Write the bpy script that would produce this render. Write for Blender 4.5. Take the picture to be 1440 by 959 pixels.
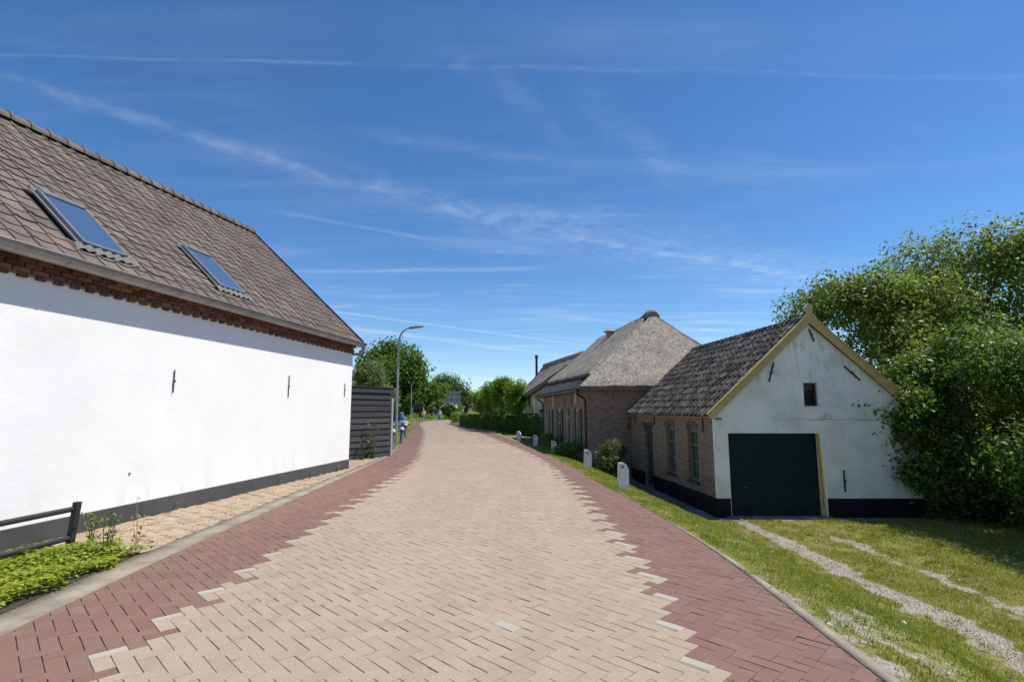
import bpy, bmesh, math, random
import numpy as np
from mathutils import Vector, Matrix, noise
from mathutils.geometry import tessellate_polygon

for _o in list(bpy.data.objects):
    bpy.data.objects.remove(_o)
SC = bpy.context.scene
COL = SC.collection
R = math.radians
rng = np.random.default_rng(7)
random.seed(7)

# ------------------------------------------------------------------ camera
cam = bpy.data.cameras.new('camera')
cam.sensor_width = 36.0
cam.lens = 18.5
cam.clip_start = 0.05
cam.clip_end = 3000
camo = bpy.data.objects.new('camera', cam)
COL.objects.link(camo)
camo.location = (0, 0, 1.65)
camo.rotation_euler = (R(90 + 7.43), 0, 0)
SC.camera = camo

# ------------------------------------------------------------------ light
SUN_AZ, SUN_EL = 3.5, 60.5            # azimuth from +X towards +Y
sdir = Vector((math.cos(R(SUN_EL)) * math.cos(R(SUN_AZ)), math.cos(R(SUN_EL)) * math.sin(R(SUN_AZ)), math.sin(R(SUN_EL))))
sl = bpy.data.lights.new('sun', 'SUN')
sl.energy = 4.6
sl.angle = R(0.5)
sl.color = (1.0, 0.95, 0.87)
so = bpy.data.objects.new('sun', sl)
COL.objects.link(so)
so.rotation_euler = (-sdir).to_track_quat('-Z', 'Y').to_euler()
so.location = (30, 15, 50)
SC.view_settings.view_transform = 'Standard'
SC.view_settings.look = 'None'
SC.view_settings.exposure = 0.42
SC.view_settings.gamma = 1.0
SC.render.engine = 'CYCLES'
SC.cycles.max_bounces = 6
SC.cycles.transparent_max_bounces = 4

world = bpy.data.worlds.new("World")
SC.world = world
world.use_nodes = True
wn, wl = world.node_tree.nodes, world.node_tree.links
wn.clear()


class NT:
    """small helper for math nodes"""
    def __init__(s, tree):
        s.n, s.l = tree.nodes, tree.links

    def put(s, sock, v):
        if isinstance(v, (int, float)):
            sock.default_value = v
        elif isinstance(v, (tuple, list)):
            sock.default_value = v
        else:
            s.l.new(v, sock)

    def m(s, op, a, b=None, c=None, clamp=False):
        n = s.n.new('ShaderNodeMath')
        n.operation = op
        n.use_clamp = clamp
        s.put(n.inputs[0], a)
        if b is not None:
            s.put(n.inputs[1], b)
        if c is not None:
            s.put(n.inputs[2], c)
        return n.outputs[0]

    def noise(s, vec, scale, detail=4, rough=0.5, dist=0.0):
        n = s.n.new('ShaderNodeTexNoise')
        n.inputs['Scale'].default_value = scale
        n.inputs['Detail'].default_value = detail
        n.inputs['Roughness'].default_value = rough
        n.inputs['Distortion'].default_value = dist
        if vec is not None:
            s.l.new(vec, n.inputs['Vector'])
        return n.outputs['Fac']

    def mapr(s, v, a, b, c=0.0, d=1.0):
        n = s.n.new('ShaderNodeMapRange')
        n.interpolation_type = 'SMOOTHSTEP'
        s.put(n.inputs[0], v)
        for i, q in enumerate((a, b, c, d)):
            n.inputs[i + 1].default_value = q
        return n.outputs[0]

    def mix(s, f, a, b, mode='MIX'):
        n = s.n.new('ShaderNodeMix')
        n.data_type = 'RGBA'
        n.blend_type = mode
        n.clamp_factor = True
        s.put(n.inputs[0], f)
        for k, v in ((6, a), (7, b)):
            if isinstance(v, (tuple, list)):
                n.inputs[k].default_value = tuple(v) + ((1,) if len(v) == 3 else ())
            else:
                s.l.new(v, n.inputs[k])
        return n.outputs[2]

    def mapping(s, vec, scale=(1, 1, 1), rot=(0, 0, 0), loc=(0, 0, 0)):
        n = s.n.new('ShaderNodeMapping')
        n.inputs['Scale'].default_value = scale
        n.inputs['Rotation'].default_value = rot
        n.inputs['Location'].default_value = loc
        s.l.new(vec, n.inputs['Vector'])
        return n.outputs[0]


w = NT(world.node_tree)
sky = wn.new('ShaderNodeTexSky')
sky.sky_type = 'NISHITA'
sky.sun_disc = False
sky.sun_elevation = R(SUN_EL)
sky.sun_rotation = R(90 - SUN_AZ)
sky.altitude = 0
sky.air_density = 0.85
sky.dust_density = 0.1
sky.ozone_density = 4.0
tc = wn.new('ShaderNodeTexCoord')
sep = wn.new('ShaderNodeSeparateXYZ')
wl.new(tc.outputs['Generated'], sep.inputs[0])
zc = w.m('MAXIMUM', sep.outputs[2], 0.03)
px = w.m('DIVIDE', sep.outputs[0], zc)
py = w.m('DIVIDE', sep.outputs[1], zc)
comb = wn.new('ShaderNodeCombineXYZ')
wl.new(px, comb.inputs[0])
wl.new(py, comb.inputs[1])
pv = comb.outputs[0]
wob = w.m('SUBTRACT', w.noise(pv, 2.2, 3), 0.5)
wob2 = w.m('SUBTRACT', w.noise(pv, 14, 3), 0.5)
brk = w.noise(pv, 1.3, 5, 0.6)
fil = w.noise(pv, 6, 6, 0.65, 0.6)
total = None


def streak(p1, p2, width, strength, wobble=0.05, fade=0.3, ragged=0.5):
    """a condensation trail: a straight band on the high cloud layer"""
    global total
    ax, ay = p2[0] - p1[0], p2[1] - p1[1]
    L = math.hypot(ax, ay)
    ax, ay = ax / L, ay / L
    t = w.m('ADD', w.m('MULTIPLY', px, ax), w.m('MULTIPLY', py, ay))
    t0 = p1[0] * ax + p1[1] * ay
    dd = w.m('ADD', w.m('MULTIPLY', px, -ay), w.m('MULTIPLY', py, ax))
    d0 = -p1[0] * ay + p1[1] * ax
    dd = w.m('SUBTRACT', dd, d0)
    dd = w.m('ADD', dd, w.m('MULTIPLY', wob, wobble))
    dd = w.m('ADD', dd, w.m('MULTIPLY', wob2, width * 0.9))
    g = w.m('DIVIDE', dd, width)
    g = w.m('EXPONENT', w.m('MULTIPLY', w.m('MULTIPLY', g, g), -1.0))
    e1 = w.mapr(t, t0 - fade * 0.3, t0 + fade)
    e2 = w.mapr(t, t0 + L - fade, t0 + L + fade * 0.3, 1.0, 0.0)
    k = w.m('MULTIPLY', w.m('MULTIPLY', e1, e2), g)
    rag = w.m('ADD', w.m('MULTIPLY', w.mapr(fil, 0.3, 0.7), ragged), 1.0 - ragged)
    k = w.m('MULTIPLY', w.m('MULTIPLY', k, rag), strength)
    total = k if total is None else w.m('ADD', total, k)


streak((-1.75, 1.365), (-0.45, 1.421), 0.007, 0.075, 0.035, 0.15, 0.8)
streak((-0.75, 1.407), (1.9, 1.50), 0.011, 0.05, 0.05, 0.2, 0.95)
streak((-2.1, 5.05), (1.5, 8.57), 0.055, 0.25, 0.08, 0.5, 0.5)
streak((-2.6, 5.70), (1.3, 10.3), 0.13, 0.20, 0.15, 0.8, 0.5)
streak((-1.70, 3.76), (0.3, 3.66), 0.05, 0.18, 0.08, 0.4, 0.6)
streak((-1.6, 1.42), (-0.75, 2.2), 0.05, 0.12, 0.25, 0.3, 0.9)
streak((-1.1, 1.92), (0.15, 2.87), 0.04, 0.05, 0.14, 0.4, 0.7)
streak((-1.0, 2.0), (0.25, 2.95), 0.16, 0.11, 0.35, 0.5, 0.95)
streak((-0.3, 2.56), (2.7, 4.15), 0.34, 0.12, 0.6, 0.8, 0.9)
streak((0.2, 2.9), (2.3, 3.93), 0.05, 0.13, 0.16, 0.6, 0.7)
streak((-0.62, 1.78), (0.40, 2.09), 0.05, 0.055, 0.12, 0.2, 0.7)
streak((-1.25, 2.55), (-0.4, 3.06), 0.03, 0.10, 0.05, 0.2, 0.6)
streak((-0.20, 1.26), (0.25, 1.93), 0.06, 0.055, 0.3, 0.3, 0.95)
streak((0.2, 1.5), (0.8, 2.3), 0.06, 0.08, 0.25, 0.3, 0.95)
streak((0.3, 5.5), (3.0, 6.9), 0.10, 0.20, 0.25, 0.6, 0.7)
# broad thin cirrus veils
pr = w.mapping(pv, scale=(0.55, 2.4, 1), rot=(0, 0, R(-28)))
veil = w.noise(pr, 1.1, 7, 0.62, 0.7)
big = w.noise(pv, 0.55, 3)
veil = w.m('MULTIPLY', w.mapr(veil, 0.42, 0.82), w.mapr(big, 0.34, 0.62))
veil = w.m('MULTIPLY', veil, 0.42)
low = w.mapr(sep.outputs[2], 0.02, 0.45, 1.0, 0.25)
veil = w.m('MULTIPLY', veil, low)
cl = w.m('ADD', total, veil)
cl = w.m('MINIMUM', cl, 0.75)
bw = wn.new('ShaderNodeHueSaturation')
bw.inputs['Saturation'].default_value = 1.20
bw.inputs['Hue'].default_value = 0.501
bw.inputs['Value'].default_value = 1.12
wl.new(sky.outputs[0], bw.inputs['Color'])
skyc = w.mix(cl, bw.outputs[0], (7.0, 7.6, 8.3))
bg = wn.new('ShaderNodeBackground')
bg.inputs['Strength'].default_value = 0.10
wl.new(skyc, bg.inputs['Color'])
wo = wn.new('ShaderNodeOutputWorld')
wl.new(bg.outputs[0], wo.inputs[0])


# ------------------------------------------------------------------ object helpers
def tag(o, label=None, cat=None, group=None, kind=None):
    if label:
        o['label'] = label
    if cat:
        o['category'] = cat
    if group:
        o['group'] = group
    if kind:
        o['kind'] = kind
    return o


def empty(name, loc=(0, 0, 0), rz=0.0):
    o = bpy.data.objects.new(name, None)
    COL.objects.link(o)
    o.location = loc
    o.rotation_euler = (0, 0, rz)
    o.empty_display_size = 0.2
    return o


def wloc(o):
    v = Vector((0, 0, 0))
    while o is not None:
        v += Vector(o.location)
        o = o.parent
    return v


def copy_tree(o, parent=None):
    c = o.copy()
    COL.objects.link(c)
    c.parent = parent
    for ch in list(o.children):
        copy_tree(ch, c)
    return c


class MB:
    """collects polygons in WORLD coordinates and links them as one object"""
    def __init__(s):
        s.v, s.f, s.uv, s.mi = [], [], [], []

    def face(s, pts, uv=None, mi=0):
        b = len(s.v)
        s.v += [tuple(p) for p in pts]
        s.f.append(list(range(b, b + len(pts))))
        s.uv.append(uv if uv else [(0, 0)] * len(pts))
        s.mi.append(mi)

    def mesh(s, verts, faces, mi=0, uvs=None):
        b = len(s.v)
        s.v += [tuple(p) for p in verts]
        for f in faces:
            s.f.append([b + i for i in f])
            s.uv.append([uvs[i] for i in f] if uvs else [(0, 0)] * len(f))
            s.mi.append(mi)

    def box(s, c, size, rz=0.0, ax=None, mi=0, bev=0.0):
        """box, ax = optional (x,y,z) unit axes; bev = chamfer of the vertical and top edges"""
        c = Vector(c)
        hx, hy, hz = size[0] / 2, size[1] / 2, size[2] / 2
        if ax is None:
            X, Y, Z = Vector((math.cos(rz), math.sin(rz), 0)), Vector((-math.sin(rz), math.cos(rz), 0)), Vector((0, 0, 1))
        else:
            X, Y, Z = (Vector(a) for a in ax)
        if bev <= 0:
            P = [c + X * (hx * i) + Y * (hy * j) + Z * (hz * k) for k in (-1, 1) for j in (-1, 1) for i in (-1, 1)]
            s.mesh(P, [(0, 2, 3, 1), (4, 5, 7, 6), (0, 1, 5, 4), (2, 6, 7, 3), (0, 4, 6, 2), (1, 3, 7, 5)], mi)
        else:
            b = bev
            rings = [(hx, hy, -hz + 0), (hx, hy, hz - b), (hx - b, hy - b, hz)]
            P = []
            for (a, bb, z) in rings:
                k = b if z < hz else 0.0
                P += [c + X * x + Y * y + Z * z for x, y in ((-a + k, -bb), (a - k, -bb), (a, -bb + k), (a, bb - k), (a - k, bb), (-a + k, bb), (-a, bb - k), (-a, -bb + k))]
            F = []
            for r in range(2):
                for i in range(8):
                    j = (i + 1) % 8
                    F.append((r * 8 + i, r * 8 + j, (r + 1) * 8 + j, (r + 1) * 8 + i))
            F.append(tuple(range(16, 24)))
            F.append(tuple(reversed(range(0, 8))))
            s.mesh(P, F, mi)

    def tube(s, pts, r, n=8, cap=True, mi=0):
        pts = [Vector(p) for p in pts]
        rs = r if isinstance(r, (list, tuple)) else [r] * len(pts)
        V, F = [], []
        up = Vector((0, 0, 1))
        prev = None
        for i, p in enumerate(pts):
            a = pts[max(i - 1, 0)]
            b = pts[min(i + 1, len(pts) - 1)]
            t = (b - a).normalized()
            if prev is None:
                ref = up if abs(t.z) < 0.9 else Vector((1, 0, 0))
                x = t.cross(ref).normalized()
            else:
                x = (prev - t * prev.dot(t)).normalized()
            prev = x
            y = t.cross(x)
            for k in range(n):
                an = 2 * math.pi * k / n
                V.append(p + (x * math.cos(an) + y * math.sin(an)) * rs[i])
        for i in range(len(pts) - 1):
            for k in range(n):
                k2 = (k + 1) % n
                F.append((i * n + k, i * n + k2, (i + 1) * n + k2, (i + 1) * n + k))
        if cap:
            F.append(tuple(reversed(range(n))))
            F.append(tuple(range((len(pts) - 1) * n, len(pts) * n)))
        s.mesh(V, F, mi)

    def lathe(s, base, prof, n=12, mi=0):
        base = Vector(base)
        V, F = [], []
        for (r, z) in prof:
            for k in range(n):
                an = 2 * math.pi * k / n
                V.append(base + Vector((r * math.cos(an), r * math.sin(an), z)))
        for i in range(len(prof) - 1):
            for k in range(n):
                k2 = (k + 1) % n
                F.append((i * n + k, i * n + k2, (i + 1) * n + k2, (i + 1) * n + k))
        F.append(tuple(reversed(range(n))))
        F.append(tuple(range((len(prof) - 1) * n, len(prof) * n)))
        s.mesh(V, F, mi)

    def prism(s, poly, ext, mi=0):
        """closed polygon (3D points) extruded by vector ext"""
        ext = Vector(ext)
        P = [Vector(p) for p in poly]
        n = len(P)
        V = P + [p + ext for p in P]
        F = [tuple(range(n)), tuple(reversed(range(n, 2 * n)))]
        for i in range(n):
            j = (i + 1) % n
            F.append((i, i + n, j + n, j))
        s.mesh(V, F, mi)

    def wall(s, o, u, outer, holes=(), depth=0.25, out=None, mi=0, up=(0, 0, 1)):
        """plane wall with openings; outer / holes are lists of (u, z). out = outward normal"""
        o, u, up = Vector(o), Vector(u), Vector(up)
        out = Vector(out)
        P3 = lambda q, d=0.0: o + u * q[0] + up * q[1] - out * d
        polys = [[Vector((q[0], q[1], 0)) for q in outer]] + [[Vector((q[0], q[1], 0)) for q in h] for h in holes]
        flat = [q for p in polys for q in p]
        tris = tessellate_polygon(polys)
        for t in tris:
            a = [flat[i] for i in t]
            pts = [P3((q.x, q.y)) for q in a]
            nn = (pts[1] - pts[0]).cross(pts[2] - pts[0])
            if nn.length < 1e-9:
                continue
            if nn.dot(out) < 0:
                a.reverse()
                pts.reverse()
            s.face(pts, [(q.x, q.y) for q in a], mi)
        for h in holes:
            n = len(h)
            for i in range(n):
                a, b = h[i], h[(i + 1) % n]
                s.face([P3(a), P3(b), P3(b, depth), P3(a, depth)],
                       [(a[0], a[1]), (b[0], b[1]), (b[0] + depth * (abs(a[0] - b[0]) < 1e-4), b[1] + depth * (abs(a[0] - b[0]) > 1e-4)), (a[0] + depth * (abs(a[0] - b[0]) < 1e-4), a[1] + depth * (abs(a[0] - b[0]) > 1e-4))], mi)

    def build(s, name, mat, parent=None, smooth=False, merge=False):
        me = bpy.data.meshes.new(name)
        off = wloc(parent) if parent is not None else Vector((0, 0, 0))
        me.from_pydata([(v[0] - off.x, v[1] - off.y, v[2] - off.z) for v in s.v], [], s.f)
        ul = me.uv_layers.new(name='UVMap')
        flat = [c for f in s.uv for q in f for c in q]
        ul.data.foreach_set('uv', flat)
        mats = mat if isinstance(mat, (list, tuple)) else [mat]
        for m_ in mats:
            me.materials.append(m_)
        me.polygons.foreach_set('material_index', s.mi)
        if smooth:
            me.polygons.foreach_set('use_smooth', [True] * len(me.polygons))
        me.validate()
        me.update()
        o = bpy.data.objects.new(name, me)
        COL.objects.link(o)
        if parent is not None:
            o.parent = parent
        if smooth:
            bm = bmesh.new()
            bm.from_mesh(me)
            for e in bm.edges:
                if len(e.link_faces) == 2 and e.calc_face_angle(0) > R(38):
                    e.smooth = False
            bm.to_mesh(me)
            bm.free()
        return o


def np_mesh(name, V, F, mat, parent=None, mi=None):
    """fast mesh from numpy arrays; F is (n,k)"""
    V = np.asarray(V, dtype=np.float32)
    F = np.asarray(F, dtype=np.int32)
    if parent is not None:
        off = wloc(parent)
        V = V - np.array([off.x, off.y, off.z], dtype=np.float32)
    me = bpy.data.meshes.new(name)
    n, k = F.shape
    me.vertices.add(len(V))
    me.vertices.foreach_set('co', V.ravel())
    me.loops.add(n * k)
    me.loops.foreach_set('vertex_index', F.ravel())
    me.polygons.add(n)
    me.polygons.foreach_set('loop_start', np.arange(0, n * k, k, dtype=np.int32))
    mats = mat if isinstance(mat, (list, tuple)) else [mat]
    for m_ in mats:
        me.materials.append(m_)
    if mi is not None:
        me.polygons.foreach_set('material_index', np.asarray(mi, dtype=np.int32))
    me.update(calc_edges=True)
    o = bpy.data.objects.new(name, me)
    COL.objects.link(o)
    if parent is not None:
        o.parent = parent
    return o


# ------------------------------------------------------------------ materials
def new_mat(name):
    m_ = bpy.data.materials.new(name)
    m_.use_nodes = True
    m_.node_tree.nodes.clear()
    t = NT(m_.node_tree)
    out = t.n.new('ShaderNodeOutputMaterial')
    b = t.n.new('ShaderNodeBsdfPrincipled')
    t.l.new(b.outputs[0], out.inputs[0])
    return m_, t, b, out


def bump(t, b, h, strength, dist=0.02):
    n = t.n.new('ShaderNodeBump')
    n.inputs['Strength'].default_value = strength
    n.inputs['Distance'].default_value = dist
    t.l.new(h, n.inputs['Height'])
    t.l.new(n.outputs[0], b.inputs['Normal'])


def simple(name, c1, c2=None, rough=0.7, scale=6.0, metal=0.0, bstr=0.15, bscale=60, spec=0.5, island=0.0, dirt=None):
    m_, t, b, _ = new_mat(name)
    g = t.n.new('ShaderNodeNewGeometry')
    tcn = t.n.new('ShaderNodeTexCoord')
    pos = tcn.outputs['Object']
    c2 = c2 or tuple(x * 0.72 for x in c1)
    f = t.mapr(t.noise(pos, scale, 6, 0.6), 0.35, 0.68)
    c = t.mix(f, c1, c2)
    if dirt:
        f2 = t.mapr(t.noise(pos, dirt[1], 5, 0.65), dirt[2], dirt[2] + 0.16)
        c = t.mix(t.m('MULTIPLY', f2, dirt[3]), c, dirt[0])
    if island:
        hsv = t.n.new('ShaderNodeHueSaturation')
        t.l.new(c, hsv.inputs['Color'])
        t.l.new(t.m('ADD', t.m('MULTIPLY', g.outputs['Random Per Island'], 2 * island), 1 - island), hsv.inputs['Value'])
        c = hsv.outputs[0]
    t.l.new(c, b.inputs['Base Color'])
    b.inputs['Roughness'].default_value = rough
    b.inputs['Metallic'].default_value = metal
    b.inputs['Specular IOR Level'].default_value = spec
    if bstr:
        bump(t, b, t.noise(pos, bscale, 4, 0.6), bstr, 0.01)
    return m_


def brick(name, c1, c2, c3, mortar, bw_=0.21, rh=0.062, ms=0.011, bstr=0.6, paint=False, dirt=0.3):
    m_, t, b, _ = new_mat(name)
    uv = t.n.new('ShaderNodeUVMap').outputs[0]
    br = t.n.new('ShaderNodeTexBrick')
    br.offset = 0.5
    br.inputs['Scale'].default_value = 1.0
    br.inputs['Brick Width'].default_value = bw_
    br.inputs['Row Height'].default_value = rh
    br.inputs['Mortar Size'].default_value = ms
    br.inputs['Mortar Smooth'].default_value = 0.15
    br.inputs['Bias'].default_value = 0.0
    br.inputs['Color1'].default_value = (*c1, 1)
    br.inputs['Color2'].default_value = (*c2, 1)
    br.inputs['Mortar'].default_value = (*mortar, 1)
    nz = t.noise(uv, 3.0, 3)
    wob_ = t.n.new('ShaderNodeVectorMath')
    wob_.operation = 'MULTIPLY_ADD'
    nzc = t.n.new('ShaderNodeTexNoise')
    nzc.inputs['Scale'].default_value = 9
    t.l.new(uv, nzc.inputs['Vector'])
    t.l.new(nzc.outputs['Color'], wob_.inputs[0])
    wob_.inputs[1].default_value = (0.012, 0.012, 0)
    t.l.new(uv, wob_.inputs[2])
    t.l.new(wob_.outputs[0], br.inputs['Vector'])
    # brick-sized blotches of a third colour
    bl = t.mapr(t.noise(t.mapping(uv, scale=(4.7, 16, 1)), 1.0, 2), 0.52, 0.60)
    c = t.mix(t.m('MULTIPLY', bl, t.m('SUBTRACT', 1.0, br.outputs['Fac'])), br.outputs['Color'], c3)
    if dirt:
        c = t.mix(t.m('MULTIPLY', t.mapr(t.noise(uv, 0.9, 6, 0.65), 0.42, 0.72), dirt), c, tuple(x * 0.35 for x in c1))
    t.l.new(c, b.inputs['Base Color'])
    b.inputs['Roughness'].default_value = 0.9
    b.inputs['Specular IOR Level'].default_value = 0.25
    h = t.m('ADD', t.m('MULTIPLY', br.outputs['Fac'], -1.0), t.m('MULTIPLY', t.noise(uv, 60, 4), 0.5))
    bump(t, b, h, bstr, 0.012)
    return m_


def foliage(name, cols, rough=0.42, trans=0.32, spec=0.45):
    """leaves: the tint varies from leaf to leaf and from clump to clump"""
    m_, t, b, out = new_mat(name)
    g = t.n.new('ShaderNodeNewGeometry')
    r_ = t.n.new('ShaderNodeValToRGB')
    r_.color_ramp.elements[0].color = (*cols[0], 1)
    r_.color_ramp.elements[1].color = (*cols[-1], 1)
    for i, c in enumerate(cols[1:-1]):
        e = r_.color_ramp.elements.new((i + 1) / (len(cols) - 1))
        e.color = (*c, 1)
    tcn = t.n.new('ShaderNodeTexCoord')
    nz = t.noise(tcn.outputs['Object'], 0.7, 3)
    f = t.m('ADD', t.m('MULTIPLY', g.outputs['Random Per Island'], 0.7), t.m('MULTIPLY', t.m('SUBTRACT', nz, 0.35), 0.9), clamp=True)
    t.l.new(f, r_.inputs[0])
    t.l.new(r_.outputs[0], b.inputs['Base Color'])
    b.inputs['Roughness'].default_value = rough
    b.inputs['Specular IOR Level'].default_value = spec
    tr = t.n.new('ShaderNodeBsdfTranslucent')
    hs = t.n.new('ShaderNodeHueSaturation')
    hs.inputs['Hue'].default_value = 0.485
    hs.inputs['Value'].default_value = 1.5
    t.l.new(r_.outputs[0], hs.inputs['Color'])
    t.l.new(hs.outputs[0], tr.inputs['Color'])
    mx = t.n.new('ShaderNodeMixShader')
    mx.inputs[0].default_value = trans
    t.l.new(b.outputs[0], mx.inputs[1])
    t.l.new(tr.outputs[0], mx.inputs[2])
    t.l.new(mx.outputs[0], out.inputs[0])
    return m_


def paver(name, c1, c2, speck):
    m_, t, b, _ = new_mat(name)
    g = t.n.new('ShaderNodeNewGeometry')
    tcn = t.n.new('ShaderNodeTexCoord')
    pos = tcn.outputs['Object']
    c = t.mix(t.m('MULTIPLY', g.outputs['Random Per Island'], 0.6), c1, c2)
    # wheel-worn and dusty zones running along the road
    st = t.mapr(t.noise(t.mapping(pos, scale=(1.0, 0.28, 1)), 0.9, 5, 0.6), 0.34, 0.70)
    c = t.mix(t.m('MULTIPLY', st, 0.22), c, tuple(x * 0.66 for x in c1))
    bl = t.mapr(t.noise(pos, 2.6, 5, 0.7), 0.50, 0.78)
    c = t.mix(t.m('MULTIPLY', bl, 0.36), c, tuple(x * 0.55 for x in c1))
    sp = t.noise(pos, 120, 3, 0.75)
    c = t.mix(t.m('MULTIPLY', t.mapr(sp, 0.53, 0.64), 0.62), c, speck)
    c = t.mix(t.m('MULTIPLY', t.mapr(sp, 0.45, 0.33), 0.5), c, tuple(min(1, x * 1.5) for x in c1))
    t.l.new(c, b.inputs['Base Color'])
    b.inputs['Roughness'].default_value = 0.92
    b.inputs['Specular IOR Level'].default_value = 0.2
    bump(t, b, sp, 0.5, 0.004)
    return m_


def thatch_mat(name, c1, c2, c3):
    m_, t, b, _ = new_mat(name)
    uv = t.n.new('ShaderNodeUVMap').outputs[0]
    a = t.noise(t.mapping(uv, scale=(26, 5.0, 1)), 1.0, 5, 0.7, 0.6)
    a2 = t.noise(t.mapping(uv, scale=(9, 7, 1)), 1.0, 5, 0.75, 1.2)
    bg_ = t.noise(uv, 0.6, 5, 0.6)
    c = t.mix(t.mapr(a, 0.36, 0.66), c1, c2)
    c = t.mix(t.m('MULTIPLY', t.mapr(a2, 0.48, 0.62), 0.75), c, c3)
    c = t.mix(t.m('MULTIPLY', t.mapr(bg_, 0.45, 0.72), 0.35), c, tuple(x * 0.5 for x in c1))
    t.l.new(c, b.inputs['Base Color'])
    b.inputs['Roughness'].default_value = 0.95
    b.inputs['Specular IOR Level'].default_value = 0.15
    bump(t, b, t.m('ADD', a, t.m('MULTIPLY', a2, 1.2)), 1.0, 0.05)
    return m_


def glass(name, col=(0.008, 0.010, 0.010), rough=0.05, spec=0.3):
    m_, t, b, _ = new_mat(name)
    b.inputs['Base Color'].default_value = (*col, 1)
    b.inputs['Roughness'].default_value = rough
    b.inputs['IOR'].default_value = 1.5
    b.inputs['Specular IOR Level'].default_value = spec
    tcn = t.n.new('ShaderNodeTexCoord')
    bump(t, b, t.noise(tcn.outputs['Object'], 1.7, 2), 0.03, 0.05)
    return m_


M = {}
M['stone_tan'] = paver('tan_paver', (0.330, 0.262, 0.198), (0.390, 0.315, 0.243), (0.14, 0.105, 0.078))
M['stone_red'] = paver('red_paver', (0.188, 0.108, 0.088), (0.238, 0.148, 0.122), (0.085, 0.050, 0.042))
M['stone_grey'] = paver('white_grey_paver', (0.35, 0.32, 0.275), (0.39, 0.36, 0.315), (0.27, 0.25, 0.22))
M['joint'] = simple('joint_sand', (0.13, 0.10, 0.075), (0.20, 0.155, 0.115), 0.95, 25)
M['concrete'] = simple('weathered_concrete', (0.275, 0.235, 0.180), (0.17, 0.145, 0.112), 0.92, 2.2, bstr=0.5, bscale=90, dirt=((0.16, 0.13, 0.09), 5, 0.55, 0.6))
M['klinker'] = paver('worn_yellow_klinker', (0.34, 0.26, 0.18), (0.47, 0.375, 0.275), (0.17, 0.12, 0.08))
M['stucco'] = None
M['plinth'] = simple('dark_grey_plinth', (0.070, 0.068, 0.066), (0.050, 0.049, 0.048), 0.85, 1.2, bstr=0.3, bscale=120, dirt=((0.12, 0.11, 0.095), 3, 0.58, 0.4))
M['black_paint'] = simple('black_tar_plinth', (0.009, 0.009, 0.0095), (0.014, 0.0135, 0.013), 0.8, 2, bstr=0.3, bscale=40, spec=0.2)
M['iron'] = simple('black_iron', (0.018, 0.018, 0.02), (0.03, 0.026, 0.024), 0.5, 20, bstr=0.1)
M['zinc'] = simple('zinc', (0.34, 0.335, 0.32), (0.25, 0.245, 0.23), 0.42, 2.5, metal=0.55, bstr=0.05, bscale=15)
M['lead'] = simple('lead_sheet', (0.12, 0.12, 0.12), (0.085, 0.085, 0.085), 0.7, 6, bstr=0.05)
M['tile_brown'] = simple('brown_grey_tile', (0.148, 0.114, 0.096), (0.105, 0.084, 0.073), 0.8, 2.2, bstr=0.25, bscale=70, island=0.18, dirt=((0.22, 0.20, 0.15), 13, 0.56, 0.6), spec=0.3)
M['tile_dark'] = simple('old_dark_pantile', (0.165, 0.145, 0.120), (0.060, 0.050, 0.042), 0.8, 3.5, bstr=0.4, bscale=50, island=0.45, dirt=((0.36, 0.33, 0.28), 9, 0.53, 0.7), spec=0.2)
M['slate'] = simple('dark_roof_tile', (0.035, 0.030, 0.027), (0.022, 0.019, 0.018), 0.9, 5, bstr=0.3, bscale=20)
M['dent_brick'] = simple('red_brown_brick', (0.19, 0.085, 0.045), (0.09, 0.045, 0.03), 0.9, 9, bstr=0.5, bscale=60, island=0.45)
M['arch_brick'] = simple('brown_arch_brick', (0.20, 0.115, 0.07), (0.12, 0.072, 0.048), 0.9, 9, bstr=0.5, bscale=60, island=0.35)
M['sky_frame'] = simple('grey_aluminium', (0.26, 0.265, 0.275), (0.21, 0.215, 0.225), 0.38, 5, metal=0.5, bstr=0)
M['pane'] = glass('window_pane')
M['pane_milky'] = simple('milky_green_pane', (0.060, 0.078, 0.068), (0.035, 0.048, 0.042), 0.12, 3, bstr=0.02, bscale=3, spec=0.9)  # glossy grey-green pane, softly mottled in two tones
M['pane_sky'] = glass('sky_reflection_pane', (0.055, 0.095, 0.175), 0.03, 1.0)  # blue of the reflected sky put into the pane's base colour
M['black_wood'] = None
M['grey_post'] = simple('grey_concrete_post', (0.36, 0.35, 0.33), (0.28, 0.27, 0.25), 0.9, 8)
M['galv'] = simple('galvanised_steel', (0.42, 0.43, 0.44), (0.34, 0.35, 0.36), 0.45, 4, metal=0.5, bstr=0.04)
M['bollard'] = simple('bollard_grey', (0.13, 0.135, 0.145), (0.08, 0.085, 0.09), 0.55, 8)
M['bollard_top'] = simple('bollard_pale_cap', (0.50, 0.50, 0.49), (0.40, 0.40, 0.39), 0.6, 8)
M['white_stone'] = simple('whitewashed_stone', (0.70, 0.68, 0.66), (0.55, 0.53, 0.51), 0.9, 14, bstr=0.6, bscale=40, dirt=((0.30, 0.28, 0.25), 16, 0.58, 0.6))
M['reflector'] = simple('red_reflector', (0.30, 0.012, 0.02), (0.22, 0.01, 0.015), 0.25, 30, bstr=0)
M['tan_paint'] = simple('ochre_paint', (0.54, 0.37, 0.14), (0.47, 0.315, 0.115), 0.6, 5, bstr=0.12, bscale=35)
M['yellow_paint'] = simple('yellow_paint', (0.55, 0.36, 0.05), (0.48, 0.30, 0.045), 0.5, 8, bstr=0.1)
M['cream_paint'] = simple('cream_paint', (0.52, 0.42, 0.22), (0.44, 0.345, 0.17), 0.6, 6, bstr=0.1)
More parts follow.
